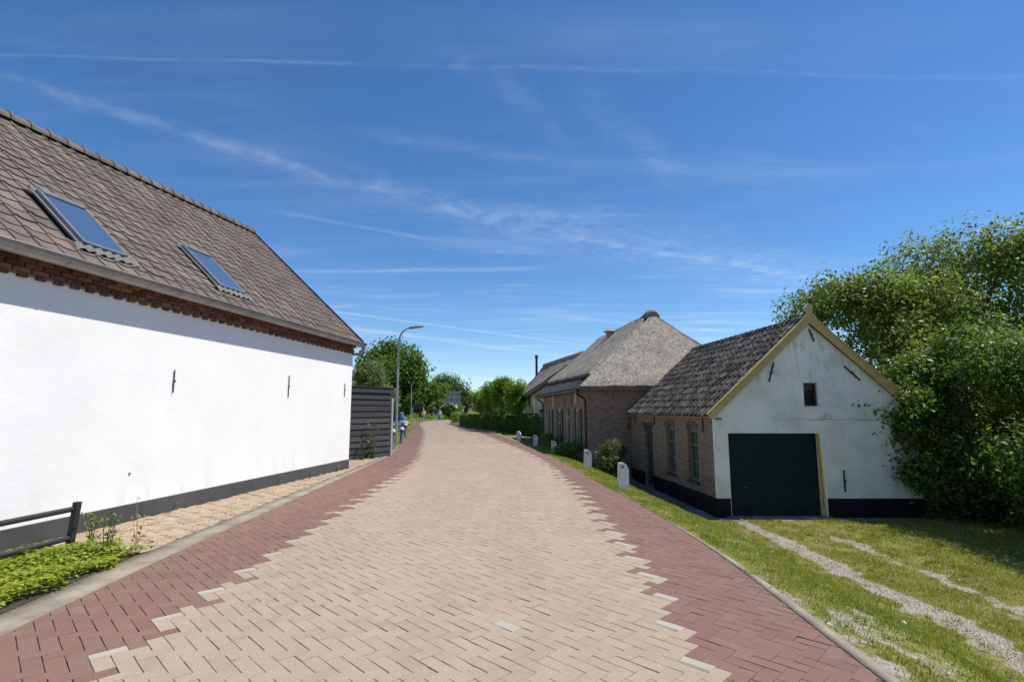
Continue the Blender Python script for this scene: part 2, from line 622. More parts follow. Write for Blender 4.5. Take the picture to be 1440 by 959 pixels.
M['dark_green'] = simple('dark_green_paint', (0.0045, 0.016, 0.0155), (0.0035, 0.0125, 0.012), 0.55, 4, bstr=0.06, bscale=20, spec=0.22)
M['shutter'] = simple('green_shutter_paint', (0.010, 0.030, 0.018), (0.008, 0.022, 0.014), 0.5, 6, bstr=0.05)
M['shutter_blue'] = simple('dark_blue_sill', (0.035, 0.045, 0.07), (0.028, 0.036, 0.055), 0.6, 6)
M['win_frame'] = simple('pale_green_frame', (0.15, 0.17, 0.15), (0.11, 0.125, 0.11), 0.6, 8, bstr=0.05)
M['white_frame'] = simple('white_frame', (0.70, 0.70, 0.68), (0.62, 0.62, 0.60), 0.6, 8, bstr=0.05)
M['barn_brick'] = brick('brown_barn_brick', (0.38, 0.225, 0.15), (0.25, 0.15, 0.105), (0.105, 0.065, 0.05), (0.30, 0.255, 0.21), dirt=0.25)
M['shed_brick'] = brick('yellow_brown_brick', (0.310, 0.185, 0.105), (0.205, 0.118, 0.070), (0.095, 0.060, 0.042), (0.300, 0.255, 0.200), ms=0.013, dirt=0.2)
M['thatch'] = thatch_mat('reed_thatch', (0.265, 0.235, 0.195), (0.46, 0.415, 0.350), (0.095, 0.08, 0.064))
M['thatch_dark'] = thatch_mat('old_reed_thatch', (0.21, 0.18, 0.15), (0.33, 0.29, 0.25), (0.09, 0.078, 0.066))
M['reed_ridge'] = thatch_mat('ridge_reed', (0.26, 0.235, 0.20), (0.38, 0.35, 0.30), (0.13, 0.12, 0.10))
M['bark'] = simple('bark', (0.085, 0.068, 0.05), (0.045, 0.036, 0.028), 0.95, 9, bstr=0.9, bscale=25)
M['leaf_big'] = foliage('walnut_leaves', [(0.055, 0.095, 0.016), (0.11, 0.17, 0.026), (0.17, 0.24, 0.036), (0.26, 0.33, 0.06)], rough=0.48, spec=0.28, trans=0.42)
M['leaf_bush'] = foliage('ash_leaves', [(0.03, 0.07, 0.012), (0.065, 0.13, 0.018), (0.11, 0.185, 0.026), (0.20, 0.29, 0.04)], rough=0.45, spec=0.28, trans=0.42)
M['leaf_far'] = foliage('far_tree_leaves', [(0.045, 0.095, 0.014), (0.08, 0.145, 0.02), (0.125, 0.20, 0.03)], rough=0.65, spec=0.2, trans=0.42)
M['leaf_pale'] = foliage('pale_tree_leaves', [(0.085, 0.13, 0.04), (0.13, 0.18, 0.065), (0.19, 0.24, 0.10)], rough=0.65, spec=0.2, trans=0.42)
M['leaf_poplar'] = foliage('willow_leaves', [(0.055, 0.10, 0.03), (0.085, 0.135, 0.04), (0.12, 0.17, 0.055)], rough=0.65, spec=0.2, trans=0.42)
M['leaf_lime'] = foliage('lime_leaves', [(0.08, 0.16, 0.016), (0.15, 0.25, 0.026), (0.24, 0.35, 0.045)], rough=0.55, spec=0.25, trans=0.45)
M['leaf_hedge'] = foliage('hedge_leaves', [(0.04, 0.085, 0.014), (0.075, 0.135, 0.022), (0.15, 0.21, 0.045)], rough=0.55, spec=0.25, trans=0.35)
M['leaf_shrub'] = foliage('shrub_leaves', [(0.045, 0.075, 0.02), (0.08, 0.115, 0.03), (0.14, 0.17, 0.06)], trans=0.3)
M['leaf_lemon'] = foliage('lemon_leaves', [(0.10, 0.17, 0.02), (0.17, 0.25, 0.03), (0.25, 0.31, 0.05)], trans=0.35)
M['leaf_ivy'] = foliage('ground_cover_leaves', [(0.08, 0.15, 0.012), (0.18, 0.25, 0.015), (0.31, 0.36, 0.02), (0.40, 0.40, 0.04)], trans=0.35)
M['leaf_weed'] = foliage('weed_leaves', [(0.04, 0.08, 0.02), (0.09, 0.14, 0.035), (0.17, 0.2, 0.07)], trans=0.3)
M['flower_white'] = foliage('white_blossom', [(0.55, 0.55, 0.45), (0.7, 0.7, 0.6)], trans=0.2)
M['grass'] = foliage('grass_blades', [(0.12, 0.175, 0.014), (0.21, 0.265, 0.024), (0.31, 0.335, 0.045), (0.48, 0.41, 0.15)], rough=0.5, trans=0.3, spec=0.3)
M['straw'] = simple('dry_stem', (0.40, 0.31, 0.15), (0.30, 0.22, 0.10), 0.8, 20, bstr=0)
M['solar'] = None


def make_stucco():
    m_, t, b, _ = new_mat('white_stucco')
    tcn = t.n.new('ShaderNodeTexCoord')
    pos = tcn.outputs['Object']
    c = t.mix(t.mapr(t.noise(pos, 0.5, 5, 0.6), 0.35, 0.7), (0.79, 0.785, 0.775), (0.735, 0.73, 0.72))
    # faint dirt creeping up from the plinth
    s_ = t.n.new('ShaderNodeSeparateXYZ')
    t.l.new(pos, s_.inputs[0])
    c = t.mix(t.m('MULTIPLY', t.mapr(t.noise(t.mapping(pos, scale=(1, 1, 0.3)), 3, 5), 0.5, 0.75), t.mapr(s_.outputs[2], 0.4, 0.9, 0.25, 0.0)), c, (0.45, 0.42, 0.37))
    t.l.new(c, b.inputs['Base Color'])
    b.inputs['Roughness'].default_value = 0.9
    b.inputs['Specular IOR Level'].default_value = 0.2
    h = t.m('ADD', t.noise(pos, 70, 3, 0.6), t.m('ADD', t.m('MULTIPLY', t.noise(pos, 9, 3), 0.6), t.m('MULTIPLY', t.noise(pos, 1.6, 3), 2.5)))
    bump(t, b, h, 0.34, 0.009)
    return m_


def make_painted_brick():
    m_, t, b, _ = new_mat('white_painted_brick')
    uv = t.n.new('ShaderNodeUVMap').outputs[0]
    br = t.n.new('ShaderNodeTexBrick')
    br.inputs['Scale'].default_value = 1.0
    br.inputs['Brick Width'].default_value = 0.21
    br.inputs['Row Height'].default_value = 0.062
    br.inputs['Mortar Size'].default_value = 0.009
    br.inputs['Mortar Smooth'].default_value = 0.6
    nzc = t.n.new('ShaderNodeTexNoise')
    nzc.inputs['Scale'].default_value = 3
    t.l.new(uv, nzc.inputs['Vector'])
    vm = t.n.new('ShaderNodeVectorMath')
    vm.operation = 'MULTIPLY_ADD'
    t.l.new(nzc.outputs['Color'], vm.inputs[0])
    vm.inputs[1].default_value = (0.03, 0.03, 0)
    t.l.new(uv, vm.inputs[2])
    t.l.new(vm.outputs[0], br.inputs['Vector'])
    s_ = t.n.new('ShaderNodeSeparateXYZ')
    t.l.new(uv, s_.inputs[0])
    n1 = t.noise(uv, 1.1, 6, 0.65)
    c = t.mix(t.mapr(n1, 0.38, 0.66), (0.87, 0.82, 0.715), (0.73, 0.68, 0.58))
    # brown weather stains high in the gable, streaks running down
    stn = t.mapr(t.noise(t.mapping(uv, scale=(7, 1.3, 1)), 1.0, 6, 0.7), 0.50, 0.74)
    hi = t.m('MULTIPLY', t.mapr(s_.outputs[1], 1.5, 3.0), t.mapr(s_.outputs[1], 4.1, 3.4))
    c = t.mix(t.m('MULTIPLY', t.m('MULTIPLY', stn, hi), 0.75), c, (0.30, 0.25, 0.175))
    blot = t.mapr(t.noise(uv, 2.4, 6, 0.7), 0.60, 0.74)
    c = t.mix(t.m('MULTIPLY', blot, 0.35), c, (0.42, 0.39, 0.32))
    # mortar showing through where the paint is thin
    c = t.mix(t.m('MULTIPLY', t.m('MULTIPLY', br.outputs['Fac'], t.mapr(n1, 0.45, 0.7)), 0.35), c, (0.36, 0.34, 0.30))
    # a hairline crack
    ck = t.m('ABSOLUTE', t.m('SUBTRACT', s_.outputs[1], t.m('ADD', 1.40, t.m('MULTIPLY', t.m('SUBTRACT', t.noise(t.mapping(uv, scale=(1.2, 0.2, 1)), 2.0, 7, 0.6), 0.5), 0.22))))
    ck = t.m('MULTIPLY', t.mapr(ck, 0.012, 0.003), t.mapr(s_.outputs[0], 1.4, 2.2))
    c = t.mix(t.m('MULTIPLY', ck, 0.7), c, (0.22, 0.2, 0.17))
    t.l.new(c, b.inputs['Base Color'])
    b.inputs['Roughness'].default_value = 0.45
    b.inputs['Specular IOR Level'].default_value = 0.5
    rgh = t.mapr(n1, 0.3, 0.7, 0.3, 0.7)
    t.l.new(rgh, b.inputs['Roughness'])
    h = t.m('ADD', t.m('MULTIPLY', br.outputs['Fac'], -0.5), t.m('MULTIPLY', t.noise(uv, 7, 5), 1.2))
    h = t.m('ADD', h, t.m('MULTIPLY', ck, -1.0))
    bump(t, b, h, 0.45, 0.02)
    return m_


def make_black_wood():
    m_, t, b, _ = new_mat('black_stained_planks')
    tcn = t.n.new('ShaderNodeTexCoord')
    pos = tcn.outputs['Object']
    g = t.n.new('ShaderNodeNewGeometry')
    gr = t.noise(t.mapping(pos, scale=(2, 2, 40)), 1.5, 6, 0.7)
    c = t.mix(gr, (0.013, 0.014, 0.017), (0.048, 0.049, 0.053))
    hs = t.n.new('ShaderNodeHueSaturation')
    t.l.new(c, hs.inputs['Color'])
    t.l.new(t.m('ADD', t.m('MULTIPLY', g.outputs['Random Per Island'], 0.7), 0.65), hs.inputs['Value'])
    t.l.new(hs.outputs[0], b.inputs['Base Color'])
    b.inputs['Roughness'].default_value = 0.75
    bump(t, b, gr, 0.5, 0.01)
    return m_


def make_solar():
    m_, t, b, _ = new_mat('solar_cells')
    uv = t.n.new('ShaderNodeUVMap').outputs[0]
    br = t.n.new('ShaderNodeTexBrick')
    br.offset = 0.0
    br.inputs['Scale'].default_value = 1.0
    br.inputs['Brick Width'].default_value = 1.0
    br.inputs['Row Height'].default_value = 1.0
    br.inputs['Mortar Size'].default_value = 0.02
    br.inputs['Color1'].default_value = (0.03, 0.034, 0.065, 1)
    br.inputs['Color2'].default_value = (0.038, 0.042, 0.075, 1)
    br.inputs['Mortar'].default_value = (0.22, 0.24, 0.28, 1)
    t.l.new(uv, br.inputs['Vector'])
    t.l.new(br.outputs['Color'], b.inputs['Base Color'])
    b.inputs['Roughness'].default_value = 0.5
    b.inputs['Specular IOR Level'].default_value = 0.3
    return m_


M['stucco'] = make_stucco()
M['painted_brick'] = make_painted_brick()
M['black_wood'] = make_black_wood()
M['solar'] = make_solar()


# ------------------------------------------------------------------ road geometry
PAIRS = [((-3.45, -8), (2.1, -8)), ((-3.6, -3), (2.2, -3)), ((-3.72, 3), (2.27, 3)), ((-3.9, 6), (2.38, 6.2)), ((-4.03, 9.5), (2.28, 9)),
         ((-4.2, 14), (1.95, 12.5)), ((-4.45, 19), (1.62, 17)), ((-5.35, 25.5), (1.02, 22)), ((-6.6, 34), (0.1, 28.5)),
         ((-8.1, 43), (-1.5, 38.5)), ((-10.0, 53), (-3.6, 48)), ((-12.1, 64), (-5.7, 58)), ((-13.2, 74), (-6.7, 66)),
         ((-12.6, 84), (-6.2, 74)), ((-9, 93), (-2.6, 80)), ((-2, 99), (4, 85)), ((12, 104), (16, 91)), ((30, 108), (34, 96))]


def catmull(P, n):
    P = [np.array(p, float) for p in P]
    P = [2 * P[0] - P[1]] + P + [2 * P[-1] - P[-2]]
    out = []
    for i in range(1, len(P) - 2):
        a, b, c, d = P[i - 1], P[i], P[i + 1], P[i + 2]
        for k in range(n):
            t = k / n
            out.append(0.5 * (2 * b + (c - a) * t + (2 * a - 5 * b + 4 * c - d) * t * t + (3 * b - a - 3 * c + d) * t ** 3))
    out.append(P[-2])
    return np.array(out)


LE = catmull([p[0] for p in PAIRS], 14)
RE = catmull([p[1] for p in PAIRS], 14)


def edge_dist(E, X, Y):
    """signed distance to a polyline: positive to the right of its direction; and arc length"""
    seg = np.hypot(*(E[1:] - E[:-1]).T)
    arc = np.concatenate([[0], np.cumsum(seg)])
    best = np.full(X.shape, 1e9)
    sd = np.zeros(X.shape)
    ss = np.zeros(X.shape)
    for i in range(len(E) - 1):
        a, b = E[i], E[i + 1]
        d = b - a
        L2 = d @ d
        t = np.clip(((X - a[0]) * d[0] + (Y - a[1]) * d[1]) / L2, 0, 1)
        qx, qy = a[0] + t * d[0], a[1] + t * d[1]
        dist = np.hypot(X - qx, Y - qy)
        side = np.sign((X - a[0]) * d[1] - (Y - a[1]) * d[0])
        m_ = dist < best
        best = np.where(m_, dist, best)
        sd = np.where(m_, side * dist, sd)
        ss = np.where(m_, arc[i] + t * math.sqrt(L2), ss)
    return sd, ss


def sstep(a, b, x):
    t = np.clip((x - a) / (b - a), 0, 1)
    return t * t * (3 - 2 * t)


def vnoise(X, Y, s, seed=0):
    return np.array([noise.fractal(Vector((x * s + seed, y * s - seed, seed * 1.7)), 1.0, 2.0, 4) for x, y in zip(np.ravel(X), np.ravel(Y))]).reshape(np.shape(X))


def terrain_z(X, Y):
    X = np.asarray(X, float)
    Y = np.asarray(Y, float)
    dr, _ = edge_dist(RE, X, Y)
    dl, _ = edge_dist(LE, X, Y)
    k = 1.0 - 0.68 * sstep(20.0, 23.5, Y) - 0.25 * sstep(24, 34, Y)
    # the dyke slope and the yard at its foot
    zr = -1.0 * k * (0.10 * sstep(0.0, 0.6, dr) + 0.90 * sstep(0.35, 3.0, dr))
    zl = np.where(Y > 19, -0.10 * sstep(0.5, 3.0, -dl), 0.0) - 0.015
    z = np.where(dr > 0, zr - 0.012 * np.clip(1 - dr * 4, 0, 1), np.where(dl < 0, zl, -0.07))
    return z


def terrain_pt(x, y):
    return float(terrain_z(np.array([x]), np.array([y]))[0])


def trackness(X, Y):
    """1 where wheels have worn the driveway to gravel"""
    n1 = vnoise(X, Y, 0.9, 3)
    n2 = vnoise(X, Y, 3.5, 9)
    cx1 = 5.48 + 0.10 * n1
    cx2 = 6.75 + 0.16 * n1
    wid = 0.19 + 0.026 * np.clip(9 - Y, 0, 6)
    a = np.exp(-((X - cx1) / (wid * 1.1)) ** 2) * 1.25
    b = np.exp(-((X - cx2) / wid) ** 2) * sstep(12.6, 11.0, Y) * 0.95
    yard = np.exp(-((X - 5.9) / 0.5) ** 2) * sstep(6.6, 5.0, Y) * 0.5
    kerbside = sstep(0.50, 0.12, edge_dist(RE, X, Y)[0]) * sstep(7.0, 4.8, Y) * 0.55
    bare = np.exp(-((X - 3.0) / 0.40) ** 2 - ((Y - 4.3) / 1.0) ** 2) * 0.55
    foot = sstep(13.0, 13.35, Y) * 0.9 * (X > 5)
    side = sstep(0.55, 0.30, np.abs(X - (5.11 - 0.068 * (Y - 13.5)) + 0.25)) * (Y > 13.3) * (Y < 20.8) * 0.9
    f = np.maximum.reduce([a, b, yard, kerbside, bare, foot, side])
    return np.clip(f + 0.75 * n2 + 0.30 * n1 - 0.12, 0, 1)


# ground sheet
def axis(lo, hi, step, far, fac=1.25):
    a = list(np.arange(lo, hi, step))
    s_ = step
    x = a[-1]
    while x < far:
        s_ *= fac
        x += s_
        a.append(x)
    s_ = step
    x = lo
    pre = []
    while x > -far:
        s_ *= fac
        x -= s_
        pre.append(x)
    return np.array(pre[::-1] + a)


gx = axis(-9, 13, 0.12, 900)
gy = axis(1.0, 24, 0.12, 1200, 1.12)
GX, GY = np.meshgrid(gx, gy)
GZ = terrain_z(GX, GY)
near = (GX > 1.5) & (GX < 14) & (GY > 0) & (GY < 24)
GZ[near] += 0.012 * vnoise(GX[near], GY[near], 2.0, 1)
nx, ny = len(gx), len(gy)
idx = np.arange(nx * ny).reshape(ny, nx)
GF = np.stack([idx[:-1, :-1].ravel(), idx[:-1, 1:].ravel(), idx[1:, 1:].ravel(), idx[1:, :-1].ravel()], 1)


def make_ground_mat():
    m_, t, b, _ = new_mat('turf_and_gravel')
    at_ = t.n.new('ShaderNodeAttribute')
    at_.attribute_name = 'gravel'
    tcn = t.n.new('ShaderNodeTexCoord')
    pos = tcn.outputs['Object']
    g1 = t.mix(t.mapr(t.noise(pos, 3.0, 6, 0.65), 0.35, 0.65), (0.15, 0.17, 0.03), (0.24, 0.215, 0.075))
    g1 = t.mix(t.mapr(t.noise(pos, 40, 3), 0.5, 0.7), g1, (0.07, 0.06, 0.03))
    vo = t.n.new('ShaderNodeTexVoronoi')
    vo.inputs['Scale'].default_value = 38
    t.l.new(pos, vo.inputs['Vector'])
    gv = t.mix(t.n.new('ShaderNodeValue').outputs[0], (0.37, 0.34, 0.30), (0.37, 0.34, 0.30))
    sv = t.n.new('ShaderNodeSeparateColor')
    t.l.new(vo.outputs['Color'], sv.inputs[0])
    gv = t.mix(sv.outputs[0], (0.40, 0.365, 0.315), (0.21, 0.185, 0.15))
    gv = t.mix(t.m('MULTIPLY', t.mapr(t.noise(pos, 1.6, 5), 0.45, 0.7), 0.5), gv, (0.25, 0.205, 0.145))
    f = t.mapr(t.m('ADD', at_.outputs['Fac'], t.m('MULTIPLY', t.m('SUBTRACT', t.noise(pos, 14, 4), 0.5), 0.9)), 0.34, 0.66)
    t.l.new(t.mix(f, g1, gv), b.inputs['Base Color'])
    b.inputs['Roughness'].default_value = 0.95
    b.inputs['Specular IOR Level'].default_value = 0.2
    bump(t, b, t.m('ADD', vo.outputs['Distance'], t.noise(pos, 25, 4)), 0.8, 0.03)
    return m_


ground = np_mesh('ground', np.stack([GX.ravel(), GY.ravel(), GZ.ravel()], 1), GF, make_ground_mat())
tag(ground, 'grassy dyke slope falling from the road to the yard', 'ground', kind='structure')
ga = ground.data.attributes.new('gravel', 'FLOAT', 'POINT')
tv = np.zeros(GX.shape)
tv[near] = trackness(GX[near], GY[near])
tv[(GX < -3.6) & (GY < 20)] = 1.0
ga.data.foreach_set('value', tv.ravel().astype(np.float32))
ground.data.polygons.foreach_set('use_smooth', [True] * len(ground.data.polygons))


# ------------------------------------------------------------------ herringbone paving
def clip_half(poly, p, n):
    """keep the side where (q-p).n >= 0"""
    out = []
    for i in range(len(poly)):
        a, b = poly[i], poly[(i + 1) % len(poly)]
        da, db = (a - p) @ n, (b - p) @ n
        if da >= 0:
            out.append(a)
        if da * db < 0:
            out.append(a + (b - a) * (da / (da - db)))
    return out


def herring(W, rot, bounds, keep):
    """centres, corner arrays and orientation of herringbone stones"""
    c, s_ = math.cos(rot), math.sin(rot)
    x0, x1, y0, y1 = bounds
    cs = [(x * c + y * s_, -x * s_ + y * c) for x in (x0, x1) for y in (y0, y1)]
    i0, i1 = int(min(q[0] for q in cs) / W) - 2, int(max(q[0] for q in cs) / W) + 2
    j0, j1 = int(min(q[1] for q in cs) / W) - 2, int(max(q[1] for q in cs) / W) + 2
    I, J = np.meshgrid(np.arange(i0, i1), np.arange(j0, j1))
    m_ = (I - J) % 4
    res = []
    for mode, (w_, h_) in ((0, (2, 1)), (3, (1, 2))):
        sel = m_ == mode
        a, b = I[sel].astype(float), J[sel].astype(float)
        cu, cv = (a + w_ / 2) * W, (b + h_ / 2) * W
        X, Y = cu * c - cv * s_, cu * s_ + cv * c
        k = (X > x0) & (X < x1) & (Y > y0) & (Y < y1)
        k[k] = keep(X[k], Y[k])
        res.append((X[k], Y[k], np.full(k.sum(), w_ * W), np.full(k.sum(), h_ * W), np.full(k.sum(), mode)))
    return [np.concatenate(z) for z in zip(*res)]


W_ = 0.11
ROT = R(-45)
RB = (-15, 20, 1.2, 100)


def on_road(X, Y):
    dl, _ = edge_dist(LE, X, Y)
    dr, _ = edge_dist(RE, X, Y)
    return (dl > -0.12) & (dr < 0.12)


SX, SY, SU, SV, SM = herring(W_, ROT, RB, on_road)
dl, sL = edge_dist(LE, SX, SY)
dr, sR = edge_dist(RE, SX, SY)
PER = 4 * W_ * math.sqrt(2)


def tri(s_):
    f = (s_ / PER) % 1.0
    return np.where(f < 0.55, f / 0.55, (1 - f) / 0.45)


# width of the red side strips along the road
wl_ = np.interp(SY, [0, 10, 14, 20, 28, 52, 60, 80, 120], [0.98, 1.25, 1.3, 1.12, 1.0, 0.95, 1.0, 1.0, 1.0])
wr_ = np.interp(SY, [0, 5, 9, 12, 16, 21, 30, 40, 60, 120], [0.95, 1.0, 0.92, 0.62, 0.55, 0.55, 0.7, 0.9, 1.0, 1.0])
phL = np.where(SY < 22, SY, sL)
red = (dl < wl_ - 0.16 + 0.30 * tri(phL - 3.82)) | (-dr < wr_ - 0.16 + 0.07 * (SM == 3) + 0.30 * tri(SY - 3.55))
colr = np.where(red, 1, 0)
pick = []
for side in (0, 1):
    for k in range(34):
        y0 = (3.82 if side == 0 else 3.55) + (k - 3) * PER
        if y0 < 1.3:
            continue
        if side == 0:
            tx = float(np.interp(y0, LE[:, 1], LE[:, 0]) + np.interp(y0, [0, 10, 14, 20, 28], [0.98, 1.25, 1.3, 1.12, 1.0])) - 0.02
            cand = SM == 3
        else:
            tx = float(np.interp(y0, RE[:, 1], RE[:, 0]) - np.interp(y0, [0, 5, 9, 12, 16, 21], [0.95, 1.0, 0.92, 0.62, 0.55, 0.55])) + 0.13
            cand = SM == 0
        dd = np.where(cand & ~red, np.hypot(SX - tx, SY - y0 - 0.06), 1e9)
        pick.append(int(np.argmin(dd)))
SX0 = len(SX)
for i in sorted(set(pick)):
    # a grey half stone, the rest of its place filled with tan
    if SM[i] == 0:
        nvx, nvy = -math.sin(ROT), math.cos(ROT)
        full, part = SV[i], SV[i] * 0.80
    else:
        nvx, nvy = -math.cos(ROT), -math.sin(ROT)
        full, part = SU[i], SU[i] * 0.72
    cx0, cy0 = SX[i], SY[i]
    SX[i], SY[i] = cx0 + nvx * (full - part) / 2, cy0 + nvy * (full - part) / 2
    if SM[i] == 0:
        SV[i] = part
    else:
        SU[i] = part
    colr[i] = 2
    SX, SY = np.append(SX, cx0 - nvx * part / 2), np.append(SY, cy0 - nvy * part / 2)
    SU = np.append(SU, SU[i] if SM[i] == 0 else full - part)
    SV = np.append(SV, full - part if SM[i] == 0 else SV[i])
    SM, colr = np.append(SM, SM[i]), np.append(colr, 0)
    dl, dr, red = np.append(dl, dl[i]), np.append(dr, dr[i]), np.append(red, False)
one = np.argmin(np.where(SM == 0, np.hypot(SX - 0.03, SY - 4.28), 1e9))
colr[one] = 2
one = np.argmin(np.where(SM == 0, np.hypot(SX - 0.45, SY - 8.6), 1e9))
colr[one] = 2


def pave(name, SX, SY, SU, SV, rot, mats, colr, edges, gu, gv, ztop, jit, ch=0.004, deep=0.014, gjit=0.0):
    V, F4, MI = [], [], []
    c, s_ = math.cos(rot), math.sin(rot)
    ux, vx = np.array([c, s_]), np.array([-s_, c])
    n = len(SX)
    jz = rng.normal(0, jit, n)
    ja = rng.normal(0, 0.006, n)
    gj = rng.uniform(-1, 1, n)
    tl = rng.normal(0, jit * 1.2, (n, 2))
    verts, faces, mi = [], [], []
    for q in range(n):
        hu, hv = SU[q] / 2 - gu / 2, SV[q] / 2 - gv / 2 * (1 + gjit * gj[q])
        P0 = np.array([SX[q], SY[q]])
        ca, sa = math.cos(ja[q]), math.sin(ja[q])
        U, Vv = ux * ca + vx * sa, -ux * sa + vx * ca
        poly = [P0 - U * hu - Vv * hv, P0 + U * hu - Vv * hv, P0 + U * hu + Vv * hv, P0 - U * hu + Vv * hv]
        for (p, nn) in edges(q):
            poly = clip_half(poly, p, nn)
            if len(poly) < 3:
                break
        if len(poly) < 3:
            continue
        b = len(verts)
        cen = sum(poly) / len(poly)
        m_ = len(poly)
        simple_ = SY[q] > 26
        z = ztop + jz[q]
        zz = [z + (p - P0) @ U / hu * tl[q, 0] + (p - P0) @ Vv / hv * tl[q, 1] for p in poly]
        if simple_:
            verts += [(p[0], p[1], z_) for p, z_ in zip(poly, zz)]
            faces.append(list(range(b, b + m_)))
            mi.append(colr[q])
        else:
            top = [p + (cen - p) / max(np.hypot(*(cen - p)), 1e-6) * ch * 1.4 for p in poly]
            verts += [(p[0], p[1], z_) for p, z_ in zip(top, zz)]
            verts += [(p[0], p[1], z_ - ch) for p, z_ in zip(poly, zz)]
            verts += [(p[0], p[1], ztop - deep) for p in poly]
            faces.append(list(range(b, b + m_)))
            mi.append(colr[q])
            for r_ in range(2):
                for i in range(m_):
                    j = (i + 1) % m_
                    faces.append([b + r_ * m_ + i, b + (r_ + 1) * m_ + i, b + (r_ + 1) * m_ + j, b + r_ * m_ + j])
                    mi.append(colr[q])
    me = bpy.data.meshes.new(name)
    me.from_pydata(verts, [], faces)
    for m_ in mats:
        me.materials.append(m_)
    me.polygons.foreach_set('material_index', mi)
    o = bpy.data.objects.new(name, me)
    COL.objects.link(o)
    return o


def near_seg(E, x, y):
    d = np.hypot(E[:, 0] - x, E[:, 1] - y)
    i = int(np.argmin(d))
    a, b = E[max(i - 1, 0)], E[min(i + 1, len(E) - 1)]
    t = (b - a) / np.hypot(*(b - a))
    return E[i], t


def road_edges(q):
    r_ = []
    if dl[q] < 0.16:
        p, t = near_seg(LE, SX[q], SY[q])
        r_.append((p, np.array([t[1], -t[0]])))
    if dr[q] > -0.16:
        p, t = near_seg(RE, SX[q], SY[q])
        r_.append((p, np.array([-t[1], t[0]])))
    return r_


# joints across the 45-degree direction are the wide dark ones
road = pave('road', SX, SY, np.where(SM == 0, SU, SU), SV, ROT, [M['stone_tan'], M['stone_red'], M['stone_grey']], colr, road_edges, 0.0016, 0.0040, 0.0, 0.0007, ch=0.0025, gjit=0.55)
tag(road, 'herringbone paved road with tan middle and toothed red side strips', 'road', kind='structure')
# bedding under the paving
V, F = [], []
for a, b in zip(LE, RE):
    V += [(a[0], a[1], -0.012), (b[0], b[1], -0.012)]
for i in range(len(LE) - 1):
    F.append((2 * i, 2 * i + 1, 2 * i + 3, 2 * i + 2))
bed = np_mesh('road_bedding', V, F, M['joint'])
tag(bed, 'dark sand in the joints under the road paving', 'road bedding', kind='structure')


def strip(name, E, off0, off1, z0, z1, mat, ymin, ymax, label, jag=0.0, thick=0.10):
    """a band beside the road edge; off0/off1 functions of y giving the lateral offsets"""
    n_ = []
    for i in range(len(E)):
        a, b = E[max(i - 1, 0)], E[min(i + 1, len(E) - 1)]
        t = (b - a) / np.hypot(*(b - a))
        n_.append(np.array([t[1], -t[0]]))
    V, F = [], []
    pts = [(E[i], n_[i]) for i in range(len(E)) if ymin <= E[i][1] <= ymax]
    # resample finely so that ragged edges can be modelled
    P = []
    for (a, na), (b, nb) in zip(pts[:-1], pts[1:]):
        m_ = max(1, int(np.hypot(*(b - a)) / 0.12))
        for k in range(m_):
            t = k / m_
            P.append((a + (b - a) * t, na + (nb - na) * t))
    P.append(pts[-1])
    for i, (p, nn) in enumerate(P):
        j = jag * noise.noise(Vector((p[0] * 3, p[1] * 3, 5)))
        p0 = p + nn * off0(p[1])
        p1 = p + nn * (off1(p[1]) + j)
        V += [(p0[0], p0[1], z0 - thick), (p0[0], p0[1], z0), (p1[0], p1[1], z1), (p1[0], p1[1], z1 - thick)]
        if i:
            b = 4 * i
            for k in range(3):
                F.append((b - 4 + k, b + k, b + k + 1, b - 3 + k))
    o = np_mesh(name, V, F, mat)
    return tag(o, label, 'kerb', kind='structure')


strip('gutter_strip', LE, lambda y: -0.006, lambda y: float(np.interp(y, [2, 4.5, 6, 11, 17, 20], [-0.34, -0.40, -0.36, -0.30, -0.16, -0.12])), 0.002, 0.006, M['concrete'], -3, 24,
      'weathered concrete gutter strip between red paving and the white wall side', 0.05)
strip('kerb_strip', RE, lambda y: 0.006, lambda y: float(np.interp(y, [2, 5, 7, 8.5], [0.12, 0.10, 0.05, 0.01])), 0.003, 0.004, M['concrete'], -3, 22,
      'narrow concrete kerb strip along the grass edge', 0.02)
strip('kerb_strip', RE, lambda y: 0.006, lambda y: 0.16, 0.004, 0.006, M['concrete'], 27, 70,
      'pale concrete edging in front of the clipped hedge', 0.02)

# klinker pavement along the white house
HD = np.array([-0.148, -1.0])          # direction along the white wall towards the camera
HD = HD / np.hypot(*HD)
HC = np.array([-4.67, 15.36])          # far corner of the wall
HN = np.array([HD[1] * -1, HD[0]])     # towards the road
HN = HN if HN[0] > 0 else -HN


def on_pave(X, Y):
    d1, _ = edge_dist(LE, X, Y)
    wd = (X - HC[0]) * HN[0] + (Y - HC[1]) * HN[1]
    lim = -np.interp(Y, [2, 4.5, 6, 11, 17, 20], [0.34, 0.40, 0.36, 0.30, 0.16, 0.12]) - 0.03
    ok = (d1 < lim) & ((wd > 0.0) | (Y > 15.4)) & (X > -6.2) & (Y > 2.0) & (Y < 18.5)
    fence_side = (X + 4.47) * 1.8 - (Y - 19.4) * 1.03
    return ok & (fence_side > 0.15)


PX, PY, PU, PV, PM = herring(0.105, R(98.5), (-6.4, -3.9, 2.0, 18.5), on_pave)
pv_ = pave('pavement', PX, PY, PU, PV, R(98.5), [M['klinker']], np.zeros(len(PX), int), lambda q: [], 0.016, 0.010, 0.0, 0.0022, ch=0.010, deep=0.03)
tag(pv_, 'worn yellow brick pavement along the white wall', 'pavement', kind='structure')


# ------------------------------------------------------------------ tiles, thatch, leaves
PROF_LAP = [(0.0, 0.002), (0.10, -0.003), (0.30, -0.006), (0.52, -0.003), (0.70, 0.006), (0.84, 0.021), (0.93, 0.024), (0.985, 0.016), (1.0, -0.004)]


